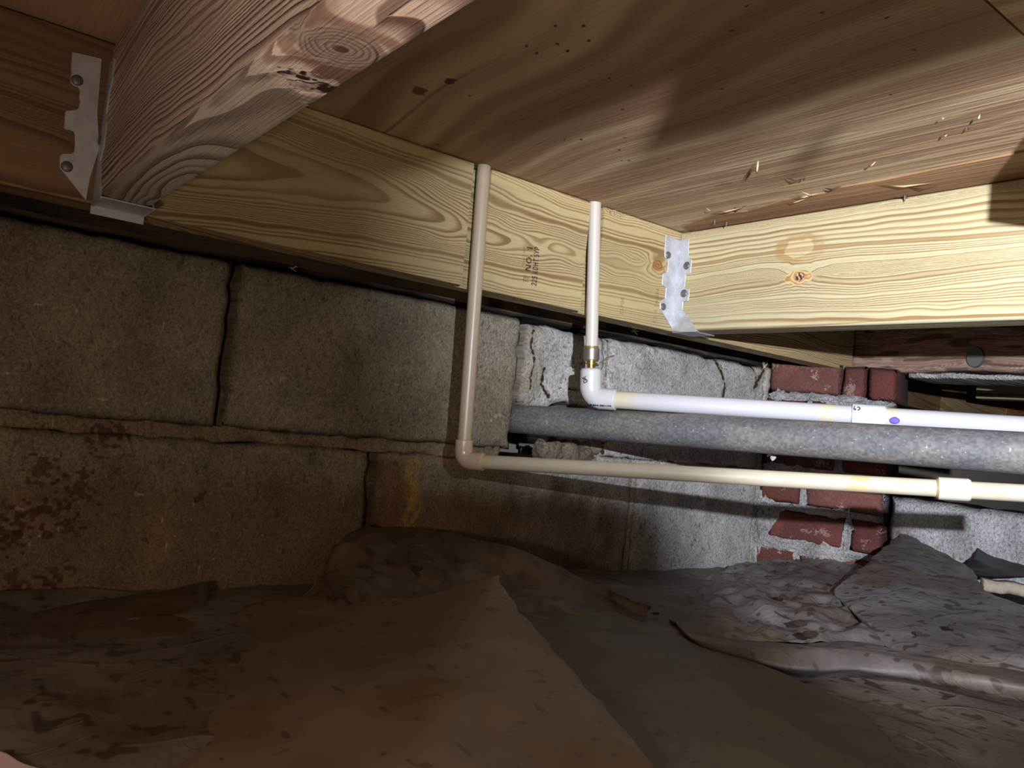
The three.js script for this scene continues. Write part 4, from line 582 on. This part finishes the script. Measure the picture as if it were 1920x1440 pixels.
sheet('stiff grey plastic sheet tented up to a point before the grey return wall', [
  [[1692, 998, -.262], [1730, 1018, -.268], [1775, 1040, -.276], [1815, 1066, -.285], [1850, 1108, -.296], [1900, 1130, -.300], [1990, 1160, -.302]],
  [[1630, 1050, -.292], [1680, 1075, -.297], [1740, 1100, -.302], [1790, 1125, -.306], [1840, 1150, -.308], [1900, 1170, -.308], [1990, 1195, -.308]],
  [[1565, 1108, -.318], [1620, 1150, -.320], [1690, 1180, -.320], [1760, 1200, -.318], [1830, 1215, -.316], [1900, 1228, -.315], [1990, 1245, -.314]],
  [[1622, 1165, -.328], [1655, 1208, -.332], [1710, 1228, -.330], [1770, 1240, -.326], [1840, 1255, -.324], [1910, 1268, -.322], [1990, 1280, -.320]]], sheetMat(0xf4f2f6, 0.42), { amp: 0.003, freq: 10, seed: 52.6 });
sheet('black plastic scrap folded over beside the tented grey sheet', [
  [[1838, 1024, -.262], [1870, 1022, -.262], [1898, 1010, -.258], [1930, 1006, -.256], [1990, 1004, -.254]],
  [[1820, 1048, -.276], [1860, 1050, -.276], [1900, 1045, -.272], [1935, 1045, -.270], [1990, 1045, -.268]],
  [[1812, 1064, -.286], [1835, 1080, -.290], [1880, 1081, -.290], [1935, 1081, -.288], [1990, 1081, -.287]]], new THREE.MeshStandardMaterial({ color: 0x1b1b1e, roughness: 0.5, side: THREE.DoubleSide }), { amp: 0.004, freq: 16, n: 50, m: 30, seed: 61.1, category: 'plastic scrap' });
{ // pale ribbed scrap of bark-like wood under the black scrap
  const t = new THREE.Mesh(slab(0, 0.16, 0, 0.017, 0, -0.02, { cell: 0.0022, edge: 0.003, amp: 0.001, chip: 0.003, R: BR, warp: (x, y, z) => [x, y, z - 0.004 * Math.abs(n2(x * 330 + y * 40, y * 60))] }), new THREE.MeshStandardMaterial({ color: 0x9c8f7e, roughness: 0.9 })); const p = hit(1842, 1110, 'y', -.302); t.rotation.y = -1.0; t.position.set(p.x, p.y, p.z); t.name = 'bark_scrap'; t.userData = { label: 'pale ribbed scrap of wood below the black plastic scrap', category: 'wood scrap' }; scene.add(shadow(t));
}
sheet('pale pinkish corner of plastic lying on the near floor', [[[-120, 1395, -.330], [-40, 1408, -.330], [0, 1416, -.331], [40, 1428, -.332], [90, 1446, -.333]], [[-140, 1500, -.330], [-60, 1500, -.330], [-20, 1500, -.330], [30, 1510, -.331], [80, 1520, -.332]]], new THREE.MeshStandardMaterial({ color: 0xd8bcc0, roughness: 0.6, side: THREE.DoubleSide }), { amp: 0.002, n: 24, m: 16, seed: 70, category: 'plastic scrap' });

// crumbs and fluff
{
  const fluff = new THREE.MeshStandardMaterial({ color: 0xcfc4a6, roughness: 0.95 }), clod = new THREE.MeshStandardMaterial({ color: 0x3b2a1e, roughness: 1 });
  const tuft = (p, n, len, label) => { const gs = []; for (let i = 0; i < n; i++) { const a = rnd() * 6.28, b = (rnd() - 0.3) * 2; const e = V(Math.cos(a), b, Math.abs(Math.sin(a)) * 0.6).normalize().multiplyScalar(len * (0.4 + rnd())); gs.push(new THREE.TubeGeometry(new THREE.QuadraticBezierCurve3(p.clone(), p.clone().addScaledVector(e, 0.6).add(V(0, len * 0.3 * rnd(), 0)), p.clone().add(e)), 4, 0.00035, 4)); } const m = new THREE.Mesh(mergeGeometries(gs), fluff); m.name = numbered('fibre_tuft'); m.userData = { label, category: 'debris' }; scene.add(shadow(m)); };
  tuft(hit(1188, 622, 'z', ZW + 0.004), 14, 0.007, 'pale fibre tuft on the wall top left of the shiny hanger'); tuft(hit(1215, 620, 'z', ZW + 0.004), 9, 0.007, 'small pale fibre tuft on the wall top close to the shiny hanger'); tuft(hit(1432, 690, 'z', ZW + 0.004), 18, 0.009, 'large pale fibre tuft in the crack beside the red brick'); tuft(hit(1456, 672, 'z', ZW + 0.01), 10, 0.007, 'pale fibre tuft over the top corner of the first red brick'); tuft(hit(548, 504, 'z', ZW + 0.004), 7, 0.005, 'little pale fibre tuft on the wall top right of the open upright joint');
  tuft(hit(1355, 690, 'z', ZW + 0.003), 10, 0.008, 'stringy pale fibre tuft in the crack of the clean block');
  const lumps = [[1500, 1168, -.325], [1520, 1190, -.325], [1470, 1120, -.318], [1722, 1188, -.317], [1788, 1176, -.306], [780, 1066, -.302], [1230, 1150, -.345]];
  lumps.forEach(([px, py, y], k) => { const p = hit(px, py, 'y', y), g = new THREE.IcosahedronGeometry(1, 2), q = g.attributes.position, s = 0.0025 + 0.0025 * rnd(); for (let i = 0; i < q.count; i++) { const m = 1 + 0.5 * n3(q.getX(i) * 2 + k * 3, q.getY(i) * 2, q.getZ(i) * 2); q.setXYZ(i, q.getX(i) * s * 1.7 * m, q.getY(i) * s * 0.6 * m, q.getZ(i) * s * 1.4 * m); } g.computeVertexNormals(); const m = new THREE.Mesh(g, clod); m.name = numbered('dirt_clod'); m.position.copy(p); m.userData = { label: 'small dark clod of dirt lying on the plastic sheeting', category: 'dirt', group: 'dirt clods on the plastic sheeting' }; scene.add(shadow(m)); });
}

// ---------------------------------------------------------------- lamp and phone, behind the view
{
  const t = thing('work_lamp', 'small black hand lamp hooked over the added board behind the camera', 'lamp');
  const black = new THREE.MeshStandardMaterial({ color: 0x17181a, roughness: 0.5 }), dir = beam.target.position.clone().sub(LAMP).normalize(), P = (d) => LAMP.clone().addScaledVector(dir, d);
  part('housing', sleeve(P(-0.055), P(-0.004), 0.022, 0.0001, 0.003, 0.001), black, t);
  part('lens', rod(P(-0.0045), P(-0.003), 0.017), new THREE.MeshStandardMaterial({ color: 0xffffff, emissive: 0xfff4e4, emissiveIntensity: 6 }), t);
  const hookTop = V(X1 - 0.012, 0.10, 1.0); part('hook', new THREE.TubeGeometry(new THREE.CatmullRomCurve3([P(-0.045), P(-0.045).add(V(0, 0.03, 0.01)), V(X1 - 0.006, 0.0, 1.0), V(X1 - 0.004, -0.006, 1.0), V(X1 + 0.02, -0.007, 1.0), V(X1 + 0.05, -0.003, 1.0)]), 30, 0.0018, 6), black, t);
}
{
  const t = thing('added_fill_lamp', 'added unseen warm fill lamp left of the phone, standing in for bounced light', 'added_fill_lamp'), black = new THREE.MeshStandardMaterial({ color: 0x242322, roughness: 0.6 });
  const Q = (y) => V(FILL_POS.x, y, FILL_POS.z);
  part('base', mergeGeometries([sleeve(Q(-0.3385), Q(-0.232), 0.024, 0.0001, 0.003, 0.004), sleeve(Q(-0.233), Q(-0.226), 0.052, 0.0001, 0.002, 0.002)]), black, t); part('bulb', (() => { const g = new THREE.SphereGeometry(0.017, 20, 14); g.translate(FILL_POS.x, FILL_POS.y - 0.008, FILL_POS.z); return g; })(), new THREE.MeshStandardMaterial({ color: 0xffffff, emissive: 0xffc49c, emissiveIntensity: 3 }), t);  // base and bulb of the added fill; wide saucer keeps light off the floor
}
{
  const t = thing('phone', 'phone facing the block wall, on an added tripod whose clamp shades like a hand', 'phone'), body = new THREE.MeshStandardMaterial({ color: 0x1a1b1e, roughness: 0.4 });
  const sh = new THREE.Shape(), x0 = -0.005, x1 = 0.156, y0 = -0.014, y1 = 0.064, r = 0.012; sh.moveTo(x0 + r, y0); sh.lineTo(x1 - r, y0); sh.quadraticCurveTo(x1, y0, x1, y0 + r); sh.lineTo(x1, y1 - r); sh.quadraticCurveTo(x1, y1, x1 - r, y1); sh.lineTo(x0 + r, y1); sh.quadraticCurveTo(x0, y1, x0, y1 - r); sh.lineTo(x0, y0 + r); sh.quadraticCurveTo(x0, y0, x0 + r, y0);
  const place = (g) => { g.translate(0, 0, 0.003); g.applyQuaternion(camera.quaternion); g.translate(CAM.x, CAM.y, CAM.z); return g; };
  part('body', place(new THREE.ExtrudeGeometry(sh, { depth: 0.0078, bevelEnabled: false })), body, t);
  const handStandIn = new THREE.Shape(); [[0.095, -0.055], [0.225, -0.055], [0.222, 0.014], [0.195, 0.022], [0.172, 0.026], [0.160, 0.034], [0.150, 0.052], [0.095, 0.052]].forEach(([x, y], i) => i ? handStandIn.lineTo(x, y) : handStandIn.moveTo(x, y));
  const gg = new THREE.ExtrudeGeometry(handStandIn, { depth: 0.006, bevelEnabled: false }); gg.translate(0, 0, 0.0085); part('clamp', place(gg), body, t);  // added clamp, outlined to shade the floor as a hand would
  const hub = camPt(0.15, -0.05, 0.016); for (const a of [0.4, 2.5, 4.6]) part('leg', rod(hub, V(hub.x + Math.cos(a) * 0.07, -0.345, hub.z + 0.05 + Math.sin(a) * 0.07), 0.005, 0.004, 10), body, t);
}
renderer.render(scene, camera);
